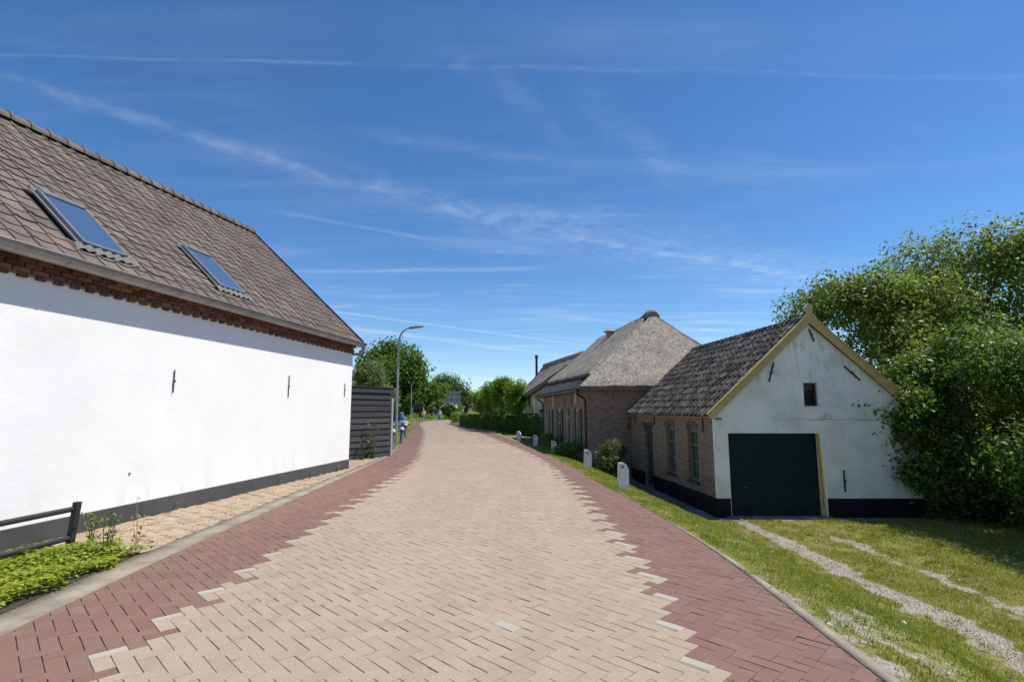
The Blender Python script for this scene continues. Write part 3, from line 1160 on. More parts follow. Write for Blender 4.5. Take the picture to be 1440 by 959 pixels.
def tile_roof(mb, o, e, u, n_, length, slope, cover, expo, amp, skips=(), taper=0.0, lift=0.035, roll=False):
    """pantiles, each its own piece: a curved section, overlapping the course below"""
    o, e, u, n_ = Vector(o), Vector(e), Vector(u), Vector(n_)
    K = 10 if roll else 9
    prof = [] if roll else list(PROF_LAP)
    for x in ((0, 0.07, 0.16, 0.26, 0.35, 0.42, 0.5, 0.64, 0.82, 1.0) if roll else ()):
        prof.append((x, amp * math.sqrt(max(0, 1 - ((x - 0.21) / 0.21) ** 2)) if x < 0.42 else -0.25 * amp * math.sin(math.pi * (x - 0.42) / 0.58)))
    ncol = int(math.ceil(length / cover))
    nrow = int(math.ceil(slope / expo))
    for r_ in range(nrow):
        for c in range(ncol):
            x0 = c * cover
            t0, t1 = r_ * expo, min((r_ + 1) * expo + 0.06, slope)
            xm, tm = x0 + cover / 2, t0 + expo / 2
            if any(a < xm < b and cc < tm < d for a, b, cc, d in skips):
                continue
            jt = random.uniform(-0.012, 0.012)
            jl = random.uniform(-0.006, 0.006)
            V = []
            for (tt, hh) in ((t0 + jt, lift + jl), (t1 + jt, 0.004)):
                for (x, h) in prof:
                    xx = x0 + x * cover * (1.04 if roll else 1.0)
                    sc_ = 1 - taper * xx
                    V.append(o + e * xx + u * (tt * sc_) + n_ * (h + hh))
            for (x, h) in prof:
                xx = x0 + x * cover * (1.04 if roll else 1.0)
                V.append(o + e * xx + u * ((t0 + jt + 0.006) * (1 - taper * xx)) + n_ * (h * 0.9 - 0.012))
            F = []
            for i in range(K - 1):
                F.append((i, i + 1, K + i + 1, K + i))
                F.append((2 * K + i, 2 * K + i + 1, i + 1, i))
            mb.mesh(V, F)


def ridge_tiles(mb, a, b, r_, ln, step=0.02):
    a, b = Vector(a), Vector(b)
    d = b - a
    L = d.length
    d.normalize()
    s_ = d.cross(Vector((0, 0, 1))).normalized()
    up = s_.cross(d)
    n = int(L / ln)
    for i in range(n + 1):
        p0, p1 = a + d * (i * ln), a + d * min((i + 1) * ln + 0.05, L)
        V = []
        rr = [r_ + step, r_ + step, r_ + 0.002, r_ - 0.004]
        pp = [p0, p0 + d * 0.055, p0 + d * 0.06, p1]
        for p, q in zip(pp, rr):
            for k in range(9):
                an = R(-15 + 210 * k / 8)
                V.append(p + s_ * (q * math.cos(an)) + up * (q * math.sin(an) - 0.02))
        F = []
        for j in range(3):
            for k in range(8):
                F.append((j * 9 + k, j * 9 + k + 1, (j + 1) * 9 + k + 1, (j + 1) * 9 + k))
        F.append(tuple(range(9)))
        mb.mesh(V, F)


def thatch_face(mb, q, thick, nu, nv, amp=0.05, seed=0.0, sag=0.0, under=True, round_eave=0.0):
    """q = eave left, eave right, ridge right, ridge left (seen from outside). Reed layer with thickness"""
    q = [Vector(p) for p in q]
    n_ = ((q[1] - q[0]).cross(q[3] - q[0]))
    if n_.length < 1e-6:
        n_ = (q[1] - q[0]).cross(q[2] - q[0])
    n_.normalize()
    V, UV, F = [], [], []
    eu = (q[1] - q[0]).normalized()
    ev = n_.cross(eu)
    for j in range(nv + 1):
        v = j / nv
        for i in range(nu + 1):
            u_ = i / nu
            p = (q[0] * (1 - u_) + q[1] * u_) * (1 - v) + (q[3] * (1 - u_) + q[2] * u_) * v
            h = amp * noise.fractal(Vector((p.x * 1.3, p.y * 1.3, p.z * 1.3 + seed)), 1.0, 2.0, 4)
            h -= sag * math.sin(math.pi * v)
            edge = min(1.0, v / 0.08) if round_eave else 1.0
            h -= round_eave * (1 - edge) ** 2
            V.append(p + n_ * (thick + h))
            UV.append(((p - q[0]).dot(eu) + seed, (p - q[0]).dot(ev)))
    for j in range(nv):
        for i in range(nu):
            a = j * (nu + 1) + i
            F.append((a, a + 1, a + nu + 2, a + nu + 1))
    mb.mesh(V, F, 0, UV)
    # the cut reed edge at the eave
    V2, UV2, F2 = [], [], []
    for i in range(nu + 1):
        p = q[0] * (1 - i / nu) + q[1] * (i / nu)
        V2 += [V[i], p + n_ * 0.0 - ev * (-0.05)]
        UV2 += [UV[i], (UV[i][0], UV[i][1] - thick)]
    for i in range(nu):
        F2.append((2 * i + 1, 2 * i + 3, 2 * i + 2, 2 * i))
    mb.mesh(V2, F2, 0, UV2)
    if under:
        mb.face([q[3], q[2], q[1], q[0]], [(0, 0)] * 4)
    for (a, b, ia) in ((q[0], q[3], 0), (q[1], q[2], nu)):
        if (a - b).length > 0.01:
            for j in range(nv):
                p0 = a * (1 - j / nv) + b * (j / nv)
                p1 = a * (1 - (j + 1) / nv) + b * ((j + 1) / nv)
                mb.face([p0, p1, V[(j + 1) * (nu + 1) + ia], V[j * (nu + 1) + ia]], [(0, j * 0.1), (0, j * 0.1 + 0.1), (0.3, j * 0.1 + 0.1), (0.3, j * 0.1)])


def leaves(C_, N_, size, aspect=0.5, up=0.5, rnd=0.8, fold=0.25, r=rng):
    """one folded leaf (two triangles sharing the midrib -> one quad) per centre; returns V, F"""
    n = len(C_)
    nrm = N_ + r.normal(0, rnd, (n, 3))
    nrm[:, 2] += up
    nrm /= np.linalg.norm(nrm, axis=1)[:, None] + 1e-9
    a = r.normal(0, 1, (n, 3))
    a -= nrm * np.sum(a * nrm, 1)[:, None]
    a /= np.linalg.norm(a, axis=1)[:, None] + 1e-9
    b = np.cross(nrm, a)
    s_ = size * r.uniform(0.65, 1.3, n)[:, None]
    tip = C_ + a * s_
    base = C_ - a * s_ * 0.8
    l_ = C_ + b * s_ * aspect + nrm * s_ * fold
    r_ = C_ - b * s_ * aspect + nrm * s_ * fold
    V = np.stack([base, r_, tip, l_], 1).reshape(-1, 3)
    F = np.arange(4 * n).reshape(n, 4)
    return V, F


def blob_points(blobs, n, shell=0.55, twig=0.0, per=1, r=rng):
    """sample points inside ellipsoids (cx,cy,cz,rx,ry,rz), denser near their skin; per = leaves per twig"""
    B = np.array(blobs, float)
    area = (B[:, 3] * B[:, 4] + B[:, 4] * B[:, 5] + B[:, 3] * B[:, 5])
    m_ = max(1, n // per)
    k = r.choice(len(B), m_, p=area / area.sum())
    d = r.normal(0, 1, (m_, 3))
    d /= np.linalg.norm(d, axis=1)[:, None]
    rad = (shell + (1 - shell) * r.random(m_)) * (1 + 0.10 * r.normal(0, 1, m_))
    # lumpy outline
    rad *= 1 + 0.16 * np.sin(d[:, 0] * 7 + k * 1.7) * np.cos(d[:, 1] * 6 - k) + 0.10 * np.sin(d[:, 2] * 9 + k)
    C_ = B[k, :3] + d * B[k, 3:6] * rad[:, None]
    if per > 1:
        C_ = np.repeat(C_, per, 0)
        d = np.repeat(d, per, 0)
        C_ = C_ + r.normal(0, twig, C_.shape)
    return C_, d


def crown_blobs(c, rad, n, br, seed, flat=1.0, lower=-0.5):
    """sub-clumps over the skin of one large ellipsoid"""
    rr = np.random.default_rng(seed)
    out = []
    for i in range(n):
        while True:
            d = rr.normal(0, 1, 3)
            d /= np.linalg.norm(d)
            if d[2] > lower:
                break
        k = rr.uniform(0.45, 0.92)
        s_ = br * rr.uniform(0.65, 1.35)
        out.append((c[0] + d[0] * rad[0] * k, c[1] + d[1] * rad[1] * k, c[2] + d[2] * rad[2] * k, s_, s_, s_ * 0.8 * flat))
    return out


def limb(mb, a, b, r0, r1, bend=0.15, n=6, seed=0, sides=7):
    a, b = Vector(a), Vector(b)
    rr = random.Random(seed)
    L = (b - a).length
    off = Vector((rr.uniform(-1, 1), rr.uniform(-1, 1), rr.uniform(-0.2, 0.6))) * L * bend
    pts, rs = [], []
    for i in range(n + 1):
        t = i / n
        pts.append(a + (b - a) * t + off * math.sin(math.pi * t) + Vector((rr.uniform(-1, 1), rr.uniform(-1, 1), 0)) * L * 0.012)
        rs.append(r0 + (r1 - r0) * t ** 0.8)
    mb.tube(pts, rs, sides)


def tree(name, base, blobs, label, cat, leafmat, n, size, trunk_r, trunk_top, group=None, per=5, twig=0.25, aspect=0.5, up=0.5, shell=0.55, nl=9, seed=1, rnd=0.8):
    root = empty(name, base)
    tag(root, label, cat, group)
    rr = np.random.default_rng(seed)
    mb = MB()
    b = Vector(base)
    tt = Vector(trunk_top)
    limb(mb, b - Vector((0, 0, 0.3)), tt, trunk_r * 1.25, trunk_r * 0.7, 0.04, 7, seed, 10)
    for i in range(min(nl, len(blobs))):
        q = blobs[int(i * len(blobs) / min(nl, len(blobs)))]
        st = b + (tt - b) * rr.uniform(0.6, 1.0)
        limb(mb, st, (q[0], q[1], q[2]), trunk_r * 0.45, trunk_r * 0.08, 0.12, 6, seed * 31 + i, 6)
    mb.build('trunk', M['bark'], root, True)
    C_, d = blob_points(blobs, n, shell, twig, per, rr)
    V, F = leaves(C_, d, size, aspect, up, rnd, 0.22, rr)
    np_mesh('crown', V, F, leafmat, root)
    return root


# ------------------------------------------------------------------ white house on the left
wh = empty('white_house', (HC[0], HC[1], 0))
tag(wh, 'white stuccoed house with brown tiled roof and two skylights', 'house')
e3 = Vector((HD[0], HD[1], 0))         # along the wall towards the camera
n3 = Vector((HN[0], HN[1], 0))         # to the road
i3 = -n3
C3 = Vector((HC[0], HC[1], 0))
LEN = 17.5
WD = 7.22
WZ = 3.44
mb = MB()
mb.wall(C3, e3, [(0, 0.24), (LEN, 0.24), (LEN, 3.32), (0, 3.32)], out=n3)
RZ = 7.2
# far gable and the rest of the shell
mb.wall(C3, i3, [(0, 0.24), (WD, 0.24), (WD, 3.5), (WD / 2, RZ - 0.16), (0, 3.5)], out=-e3)
mb.wall(C3 + e3 * LEN, i3, [(0, 0), (WD, 0), (WD, 3.4), (WD / 2, RZ - 1.4), (0, 3.4)], out=e3)
mb.wall(C3 + i3 * WD, e3, [(0, 0), (LEN, 0), (LEN, 3.4), (0, 3.4)], out=i3)
mb.build('wall', M['stucco'], wh)
mb = MB()
mb.box(C3 + e3 * (LEN / 2) + n3 * (-0.10) + Vector((0, 0, 0.02)), (LEN + 0.02, 0.22, 0.46), ax=(e3, n3, (0, 0, 1)), bev=0.006)
mb.box(C3 - e3 * (-0.10) + i3 * (WD / 2) + Vector((0, 0, 0.02)), (0.23, WD - 0.3, 0.455), ax=(e3, n3, (0, 0, 1)))
mb.build('plinth', M['plinth'], wh)
# brick cornice: three corbelled courses over a row of dentils
mb = MB()
for c_, (z, pr_) in enumerate(((3.345, 0.055), (3.405, 0.085), (3.465, 0.115))):
    x = (c_ % 2) * 0.11
    while x < LEN:
        ln = 0.21
        mb.box(C3 + e3 * (x + ln / 2) + n3 * (pr_ / 2 - 0.06 + random.uniform(-0.003, 0.003)) + Vector((0, 0, z)), (ln - 0.012, pr_ + 0.12, 0.052), ax=(e3, n3, (0, 0, 1)))
        x += 0.222
x = 0.02
while x < LEN:
    mb.box(C3 + e3 * (x + 0.055) + n3 * (-0.01 + random.uniform(-0.004, 0.004)) + Vector((0, 0, 3.287)), (0.108, 0.11, 0.055), ax=(e3, n3, (0, 0, 1)))
    x += 0.222
mb.build('brick_cornice', M['dent_brick'], wh)
mb = MB()
mb.box(C3 + e3 * (LEN / 2) + n3 * (-0.05) + Vector((0, 0, 3.40)), (LEN, 0.13, 0.23), ax=(e3, n3, (0, 0, 1)))
mb.build('mortar_backing', M['concrete'], wh)
# roof
EO = C3 + n3 * 0.22 + Vector((0, 0, 3.60)) - e3 * 0.12
upv = (i3 * (WD / 2 + 0.22) + Vector((0, 0, RZ - 3.60)))
SLEN = upv.length
upv.normalize()
rn = e3.cross(upv)
rn = rn if rn.z > 0 else -rn
TAP = 0.0215
SKY = [(8.52, 7.78, 0.44, 1.64), (5.68, 4.90, 0.54, 1.77)]      # s_near, s_far, t0, t1
sky_rects = []
for (s1, s0, t0, t1) in SKY:
    sky_rects.append((s0, s1, t0 / (1 - TAP * s0), t1 / (1 - TAP * s0)))
mb = MB()
tile_roof(mb, EO, e3, upv, rn, LEN, SLEN, 0.29, 0.275, 0.026, skips=[(a - 0.05, b + 0.05, c, d) for a, b, c, d in sky_rects], taper=TAP, lift=0.024)
# far verge tiles closing the gable end
for r_ in range(int(SLEN / 0.335) + 1):
    p = EO - e3 * 0.015 + upv * (r_ * 0.335 + 0.17) + rn * 0.01
    mb.box(p, (0.03, 0.345, 0.13), ax=(e3, upv, rn))
mb.build('roof', M['tile_brown'], wh)
mb = MB()
# roof boarding below the tiles, both slopes
A0, B0 = EO - rn * 0.03 + e3 * 0.01, EO + e3 * LEN - rn * 0.03
A1, B1 = A0 + upv * SLEN, B0 + upv * (SLEN * (1 - TAP * LEN))
back = i3 * (WD + 0.44)
mb.face([A0, B0, B1, A1])
mb.face([A0 + back, A1, B1, B0 + back])
mb.face([A0, A1, A0 + back])
mb.build('roof_boarding', M['slate'], wh)
mb = MB()
ridge_tiles(mb, EO + upv * SLEN + rn * 0.03 - e3 * 0.02, EO + e3 * LEN + upv * (SLEN * (1 - TAP * LEN)) + rn * 0.03, 0.105, 0.36, 0.022)
mb.build('ridge_tile', M['tile_brown'], wh, True)
# half-round gutter with joints
mb = MB()
G0 = C3 + n3 * 0.245 + Vector((0, 0, 3.575)) - e3 * 0.16
V, F = [], []
K = 11
nseg = 36
for i in range(nseg + 1):
    p = G0 + e3 * (i * (LEN + 0.2) / nseg)
    for k in range(K):
        an = R(180 + 180 * k / (K - 1))
        V.append(p + n3 * (0.115 * math.cos(an)) + Vector((0, 0, 0.115 * math.sin(an))))
for i in range(nseg):
    for k in range(K - 1):
        F.append((i * K + k, i * K + k + 1, (i + 1) * K + k + 1, (i + 1) * K + k))
F.append(tuple(range(K)))
mb.mesh(V, F)
mb.tube([G0 + n3 * 0.118 + Vector((0, 0, 0.004)), G0 + e3 * (LEN + 0.2) + n3 * 0.118 + Vector((0, 0, 0.004))], 0.013, 8)
x = 0.35
while x < LEN:
    p = G0 + e3 * x
    V, F = [], []
    for dx in (0, 0.018):
        for k in range(K):
            an = R(182 + 176 * k / (K - 1))
            V.append(p + e3 * dx + n3 * (0.1195 * math.cos(an)) + Vector((0, 0, 0.1195 * math.sin(an))))
    for k in range(K - 1):
        F.append((k, k + 1, K + k + 1, K + k))
    mb.mesh(V, F)
    x += 0.62
gut = mb.build('gutter', M['zinc'], wh, True)
mb = MB()
g0 = G0 + e3 * 0.02
mb.tube([g0 + Vector((0, 0, -0.08)), g0 + Vector((0, 0, -0.2)), g0 - e3 * 0.0 + i3 * 0.05 + Vector((0, 0, -0.28)), g0 + i3 * 0.16 + Vector((0, 0, -0.30)) - e3 * 0.02, g0 + i3 * 0.42 + Vector((0, 0, -0.30)) - e3 * 0.02,
         g0 + i3 * 0.48 + Vector((0, 0, -0.36)) - e3 * 0.02, g0 + i3 * 0.48 + Vector((0, 0, -3.5)) - e3 * 0.02], 0.04, 10)
mb.build('downpipe', M['zinc'], gut, True)
# skylights
for (s1, s0, t0, t1) in SKY:
    a0 = EO + e3 * s0
    ws, hs = s1 - s0, t1 - t0
    cc = a0 + e3 * (ws / 2) + upv * ((t0 + t1) / 2)
    mb = MB()
    ax = (e3, upv, rn)
    fw = 0.05
    for sgn in (-1, 1):
        mb.box(cc + e3 * (sgn * (ws / 2 - fw / 2)) + rn * 0.045, (fw, hs, 0.10), ax=ax, bev=0.01)
    mb.box(cc + upv * (hs / 2 - fw * 0.7) + rn * 0.055, (ws - 2 * fw + 0.02, fw * 1.9, 0.12), ax=ax, bev=0.012)
    mb.box(cc - upv * (hs / 2 - fw / 2) + rn * 0.042, (ws - 2 * fw + 0.02, fw, 0.095), ax=ax, bev=0.012)
    # flashing round the frame
    for sgn in (-1, 1):
        mb.box(cc + e3 * (sgn * (ws / 2 + 0.025)) + rn * 0.025, (0.05, hs + 0.10, 0.03), ax=ax)
    mb.box(cc + upv * (hs / 2 + 0.06) + rn * 0.035, (ws + 0.04, 0.12, 0.03), ax=ax)
    fr = mb.build('skylight', M['sky_frame'], wh)
    mb = MB()
    mb.box(cc + rn * 0.075, (ws - 2 * fw + 0.02, hs - 2 * fw, 0.012), ax=ax)
    mb.build('pane', M['pane_sky'], fr)
    # corrugated lead apron below
    mb = MB()
    V, F = [], []
    NN = 40
    for j in range(2):
        for i in range(NN + 1):
            x = -0.16 + (ws + 0.32) * i / NN
            V.append(a0 + e3 * x + upv * (t0 - 0.02 - 0.13 * j) + rn * (0.058 - 0.012 * j + 0.016 * math.sin(x * 2 * math.pi / 0.15)))
    for i in range(NN):
        F.append((i, i + 1, NN + 2 + i, NN + 1 + i))
    mb.mesh(V, F)
    mb.build('lead_apron', M['lead'], fr, True)
# wall anchors
for (s_, z0, z1) in ((6.655, 1.93, 2.31), (3.26, 1.93, 2.43), (0.455, 2.01, 2.39)):
    mb = MB()
    p = C3 + e3 * s_ + n3 * 0.018
    mb.box(p + Vector((0, 0, (z0 + z1) / 2)), (0.017, 0.02, z1 - z0), ax=(e3, n3, (0, 0, 1)), bev=0.006)
    mb.box(p + Vector((0, 0, (z0 + z1) / 2)) + n3 * 0.014, (0.028, 0.014, 0.035), ax=(e3, n3, (0, 0, 1)))
    mb.build('wall_anchor', M['iron'], wh)
mb = MB()
mb.tube([C3 + e3 * 7.35 + Vector((0, 0, 0.70)) - n3 * 0.01, C3 + e3 * 7.35 + Vector((0, 0, 0.70)) + n3 * 0.015], 0.014, 8)
mb.build('wall_hook', M['iron'], wh)

# ------------------------------------------------------------------ black plank fence
f0, f1 = Vector((-6.9, 15.17, 0)), Vector((-4.47, 19.4, 0))
fd = (f1 - f0).normalized()
fo = Vector((fd.y, -fd.x, 0))
fl = (f1 - f0).length
pf = empty('plank_fence', f1)
tag(pf, 'black horizontal plank fence beyond the white house', 'fence')
mb = MB()
z = -0.02
k = 0
while z < 2.2:
    h = 0.205
    c_ = f0 + fd * (fl / 2) + Vector((0, 0, z + h / 2)) + fo * random.uniform(-0.004, 0.004)
    tilt = R(9)
    Zt = (Vector((0, 0, 1)) * math.cos(tilt) - fo * math.sin(tilt)).normalized()
    Yt = Zt.cross(fd).normalized()
    mb.box(c_ + fo * 0.02, (fl, 0.022, h + 0.03), ax=(fd, Yt, Zt))
    z += h
mb.build('planks', M['black_wood'], pf)
mb = MB()
mb.box(f0 + fd * (fl / 2 + 0.04) + Vector((0, 0, 2.33)) + fo * 0.02, (fl + 0.1, 0.10, 0.18), ax=(fd, fo, (0, 0, 1)))
mb.box(f0 + fd * (fl / 2 + 0.04) + Vector((0, 0, 2.44)) + fo * 0.02, (fl + 0.14, 0.16, 0.03), ax=(fd, fo, (0, 0, 1)))
mb.build('top_board', M['black_wood'], pf)
mb = MB()
mb.box(f1 + fd * 0.10 + Vector((0, 0, 1.02)), (0.10, 0.10, 2.1), ax=(fd, fo, (0, 0, 1)), bev=0.01)
mb.build('end_post', M['grey_post'], pf)

# ------------------------------------------------------------------ metal railing, front left
mr = empty('metal_railing', (-5.39, 6.68, 0))
tag(mr, 'low black tubular railing with one square post beside the bright ground cover', 'railing')
rd = Vector((-0.10, -1, 0)).normalized()
mb = MB()
pb, pt = Vector((-5.40, 6.68, -0.1)), Vector((-5.365, 6.70, 0.525))
mb.box((pb + pt) / 2, (0.065, 0.065, (pt - pb).length), ax=(Vector((1, 0.1, 0)).normalized(), rd, (pt - pb).normalized()), bev=0.006)
mb.build('post', M['iron'], mr)
for z in (0.44, 0.10):
    mb = MB()
    p = Vector((-5.40, 6.67, z))
    mb.tube([p, p + rd * 3.8], 0.033, 12)
    mb.build('rail', M['iron'], mr, True)
mb = MB()
p = Vector((-5.40, 6.67, -0.1)) + rd * 2.6
mb.box(p + Vector((0, 0, 0.31)), (0.065, 0.065, 0.63), bev=0.006)
mb.build('post', M['iron'], mr)


# ------------------------------------------------------------------ brick garage on the right
A = Vector((5.11, 13.5, 0))
Bp = Vector((10.25, 13.5, 0))
D = Vector((4.62, 20.72, 0))
sd = (D - A).normalized()
sl_ = (D - A).length
so_ = Vector((-sd.y, sd.x, 0))         # outward (towards the road)
gd = Vector((1, 0, 0))
go = Vector((0, -1, 0))
gar = empty('brick_garage', (A.x, A.y, -1.0))
tag(gar, 'garage with white painted gable, brown brick side and old dark pantile roof', 'garage')
EZ, AZ = 1.52, 3.92
GX0 = 7.68


def arch(u0, u1, z0, z1, rise, n=8):
    """opening with a segmental head"""
    pts = [(u0, z0), (u1, z0)]
    for i in range(n + 1):
        t = i / n
        pts.append((u1 + (u0 - u1) * t, z1 - rise + rise * math.sin(math.pi * t)))
    return pts


wins = [(1.03, 1.72), (2.68, 3.42)]
dr_h = [(4.72, -0.95), (5.62, -0.95), (5.62, 1.10), (4.72, 1.10)]
holes = [arch(a, b, -0.30, 1.20, 0.12) for a, b in wins] + [dr_h]
mb = MB()
mb.wall(A, sd, [(0, -1.1), (sl_, -1.1), (sl_, 1.50), (0, 1.50)], holes, 0.20, so_)
mb.build('side_wall', M['shed_brick'], gar)
dx0, dx1 = 5.46 - A.x, 7.76 - A.x
dgate = [(dx0, -1.0), (dx1, -1.0), (dx1, 1.06), (dx0, 1.06)]
lw = [(7.45 - A.x, 1.74), (7.81 - A.x, 1.74), (7.81 - A.x, 2.33), (7.45 - A.x, 2.33)]
GW = Bp.x - A.x
mb = MB()
mb.wall(A, gd, [(0, -1.1), (GW, -1.1), (GW, EZ), (GX0 - A.x, AZ - 0.06), (0, EZ)], [dgate, lw], 0.18, go)
gw_o = mb.build('gable_wall', M['painted_brick'], gar)
mb = MB()
Cc = Bp + (D - A)
mb.wall(Bp, sd, [(0, -1.1), (sl_, -1.1), (sl_, 1.5), (0, 1.5)], out=-so_)
mb.wall(D, gd, [(0, -1.1), (GW, -1.1), (GW, EZ), (GX0 - A.x, AZ - 0.06), (0, EZ)], out=(0, 1, 0))
mb.build('rear_wall', M['shed_brick'], gar)
# white plaster return and quoin on the corner
mb = MB()
mb.box(A + sd * 0.02 + so_ * 0.001 + Vector((0, -0.004, 0.49)), (0.05, 0.03, 2.04), ax=(sd, so_, (0, 0, 1)))
mb.build('corner_paint', M['painted_brick'], gar)
# tarred plinth
mb = MB()
pl_z, pl_h = -0.815, 0.55
for (c_, ln_, axx) in ((A + sd * 2.35 + so_ * (-0.03), 4.70, (sd, so_, (0, 0, 1))), (A + sd * ((5.64 + sl_) / 2) + so_ * (-0.03), sl_ - 5.64, (sd, so_, (0, 0, 1))),
                       (A + gd * ((dx0 - 0.02) / 2 - 0.01) + go * (-0.03), dx0, (gd, go, (0, 0, 1))), (A + gd * ((dx1 + 0.10 + GW) / 2) + go * (-0.03), GW - dx1 - 0.10, (gd, go, (0, 0, 1)))):
    mb = MB()
    mb.box(c_ + Vector((0, 0, pl_z)), (ln_, 0.10 if axx[0] is sd else 0.104, pl_h), ax=axx)
    mb.build('plinth', M['black_paint'], gar)
# sectional door
mb = MB()
dw = dx1 - dx0
zz = -0.985
for i in range(14):
    mb.box(A + gd * ((dx0 + dx1) / 2 - 0.0) + go * (-0.155) + Vector((0, 0, zz + 0.0715)), (dw - 0.06, 0.04, 0.143), ax=(gd, go, (0, 0, 1)), bev=0.005)
    zz += 0.146
mb.box(A + gd * ((dx0 + dx1) / 2) + go * (-0.178) + Vector((0, 0, 0.03)), (dw + 0.05, 0.02, 2.12), ax=(gd, go, (0, 0, 1)))
gdoor = mb.build('garage_door', M['dark_green'], gar)
mb = MB()
hp = A + gd * (dx0 + 0.42) + go * (-0.13) + Vector((0, 0, -0.28))
mb.tube([hp, hp + go * 0.05], 0.035, 10)
mb.box(hp + go * 0.05, (0.12, 0.02, 0.03), bev=0.004)
mb.build('handle', M['iron'], gdoor)
mb = MB()
mb.prism([A + gd * (dx1 + 0.005) + Vector((0, -0.008, -0.99)), A + gd * (dx1 + 0.050) + Vector((0, -0.008, -0.99)), A + gd * (dx1 + 0.0) + Vector((0, -0.008, 1.055)), A + gd * (dx1 - 0.045) + Vector((0, -0.008, 1.055))], (0, 0.05, 0))
mb.build('door_jamb', M['yellow_paint'], gar)
mb = MB()
mb.prism([A + gd * (dx1 + 0.06) + Vector((0, -0.018, -0.53)), A + gd * (dx1 + 0.115) + Vector((0, -0.018, -0.53)), A + gd * (dx1 + 0.065) + Vector((0, -0.018, 1.05)), A + gd * (dx1 + 0.004) + Vector((0, -0.018, 1.05))], (0, 0.03, 0))
mb.build('door_casing', M['painted_brick'], gar)
mb = MB()
mb.box(A + gd * ((dx0 + dx1) / 2) + go * 0.05 + Vector((0, 0, -1.0)), (dw + 0.3, 0.32, 0.06), ax=(gd, go, (0, 0, 1)), bev=0.01)
mb.build('threshold', M['concrete'], gar)
# loft window
mb = MB()
lc = A + gd * (7.63 - A.x) + Vector((0, 0.10, 2.035))
for sg in (-1, 1):
    mb.box(lc + gd * (sg * 0.165), (0.035, 0.05, 0.59))
    mb.box(lc + Vector((0, 0, sg * 0.277)), (0.295, 0.05, 0.035))
lf = mb.build('loft_window', M['bark'], gar)
mb = MB()
mb.box(lc + Vector((0, 0.03, 0)), (0.32, 0.008, 0.55))
mb.build('pane', M['pane'], lf)
mb = MB()
mb.box(A + gd * (7.63 - A.x) + Vector((0, -0.012, 1.722)), (0.46, 0.06, 0.036))
mb.build('sill', M['white_frame'], lf)
# arched side windows
for (a, b) in wins:
    mb = MB()
    c_ = (a + b) / 2
    q = lambda u, z, d: A + sd * u + Vector((0, 0, z)) - so_ * d
    hw = (b - a) / 2
    for sg in (-1, 1):
        mb.box(q(c_ + sg * (hw - 0.03), 0.41, 0.11), (0.06, 0.06, 1.42), ax=(sd, so_, (0, 0, 1)))
    mb.box(q(c_, -0.27, 0.11), (2 * hw - 0.12, 0.06, 0.07), ax=(sd, so_, (0, 0, 1)))
    mb.box(q(c_, 0.68, 0.11), (2 * hw - 0.12, 0.055, 0.05), ax=(sd, so_, (0, 0, 1)))
    mb.box(q(c_, 0.42, 0.112), (0.035, 0.05, 1.32), ax=(sd, so_, (0, 0, 1)))
    mb.box(q(c_, 0.22, 0.112), (2 * hw - 0.12, 0.045, 0.03), ax=(sd, so_, (0, 0, 1)))
    pts = [q(c_ + hw * math.cos(math.pi * i / 8), 1.075 + 0.12 * math.sin(math.pi * i / 8), 0.085) for i in range(9)]
    mb.prism([q(c_ + hw, 1.03, 0.085)] + pts + [q(c_ - hw, 1.03, 0.085)], so_ * -0.05)
    wf = mb.build('window', M['win_frame'], gar)
    mb = MB()
    mb.box(q(c_, 0.40, 0.135), (2 * hw - 0.06, 0.008, 1.4), ax=(sd, so_, (0, 0, 1)))
    mb.build('pane', M['pane_milky'], wf)
    mb = MB()
    mb.box(q(c_, -0.325, -0.0), (2 * hw + 0.12, 0.12, 0.05), ax=(sd, so_, (0, 0, 1)))
    mb.build('sill', M['shutter_blue'], wf)
    # rowlock arch of bricks on edge
    mb = MB()
    nb = 13
    for i in range(nb):
        t = (i + 0.5) / nb
        u_ = a - 0.06 + (b - a + 0.12) * t
        zt = 1.09 + 0.125 * math.sin(math.pi * t)
        an = (t - 0.5) * 0.7
        X = (sd * math.cos(an) - Vector((0, 0, 1)) * math.sin(an)).normalized()
        Z = (sd * math.sin(an) + Vector((0, 0, 1)) * math.cos(an)).normalized()
        mb.box(q(u_, zt + 0.07, -0.006), (0.050, 0.03, 0.14), ax=(X, so_, Z))
    mb.build('brick_arch', M['arch_brick'], gar)
# side door and its lintel
mb = MB()
q = lambda u, z, d: A + sd * u + Vector((0, 0, z)) - so_ * d
mb.box(q(5.17, 0.05, 0.17), (0.86, 0.045, 2.05), ax=(sd, so_, (0, 0, 1)))
for i in range(6):
    mb.box(q(4.80 + i * 0.148, 0.05, 0.14), (0.135, 0.02, 2.0), ax=(sd, so_, (0, 0, 1)))
sdoor = mb.build('side_door', M['shutter_blue'], gar)
mb = MB()
mb.tube([q(4.87, 0.05, 0.13), q(4.87, 0.05, 0.07), q(4.97, 0.05, 0.07)], 0.012, 8)
mb.build('handle', M['iron'], sdoor)
mb = MB()
mb.box(q(5.17, 1.15, -0.012), (1.15, 0.04, 0.09), ax=(sd, so_, (0, 0, 1)))
mb.build('lintel', M['bark'], gar)
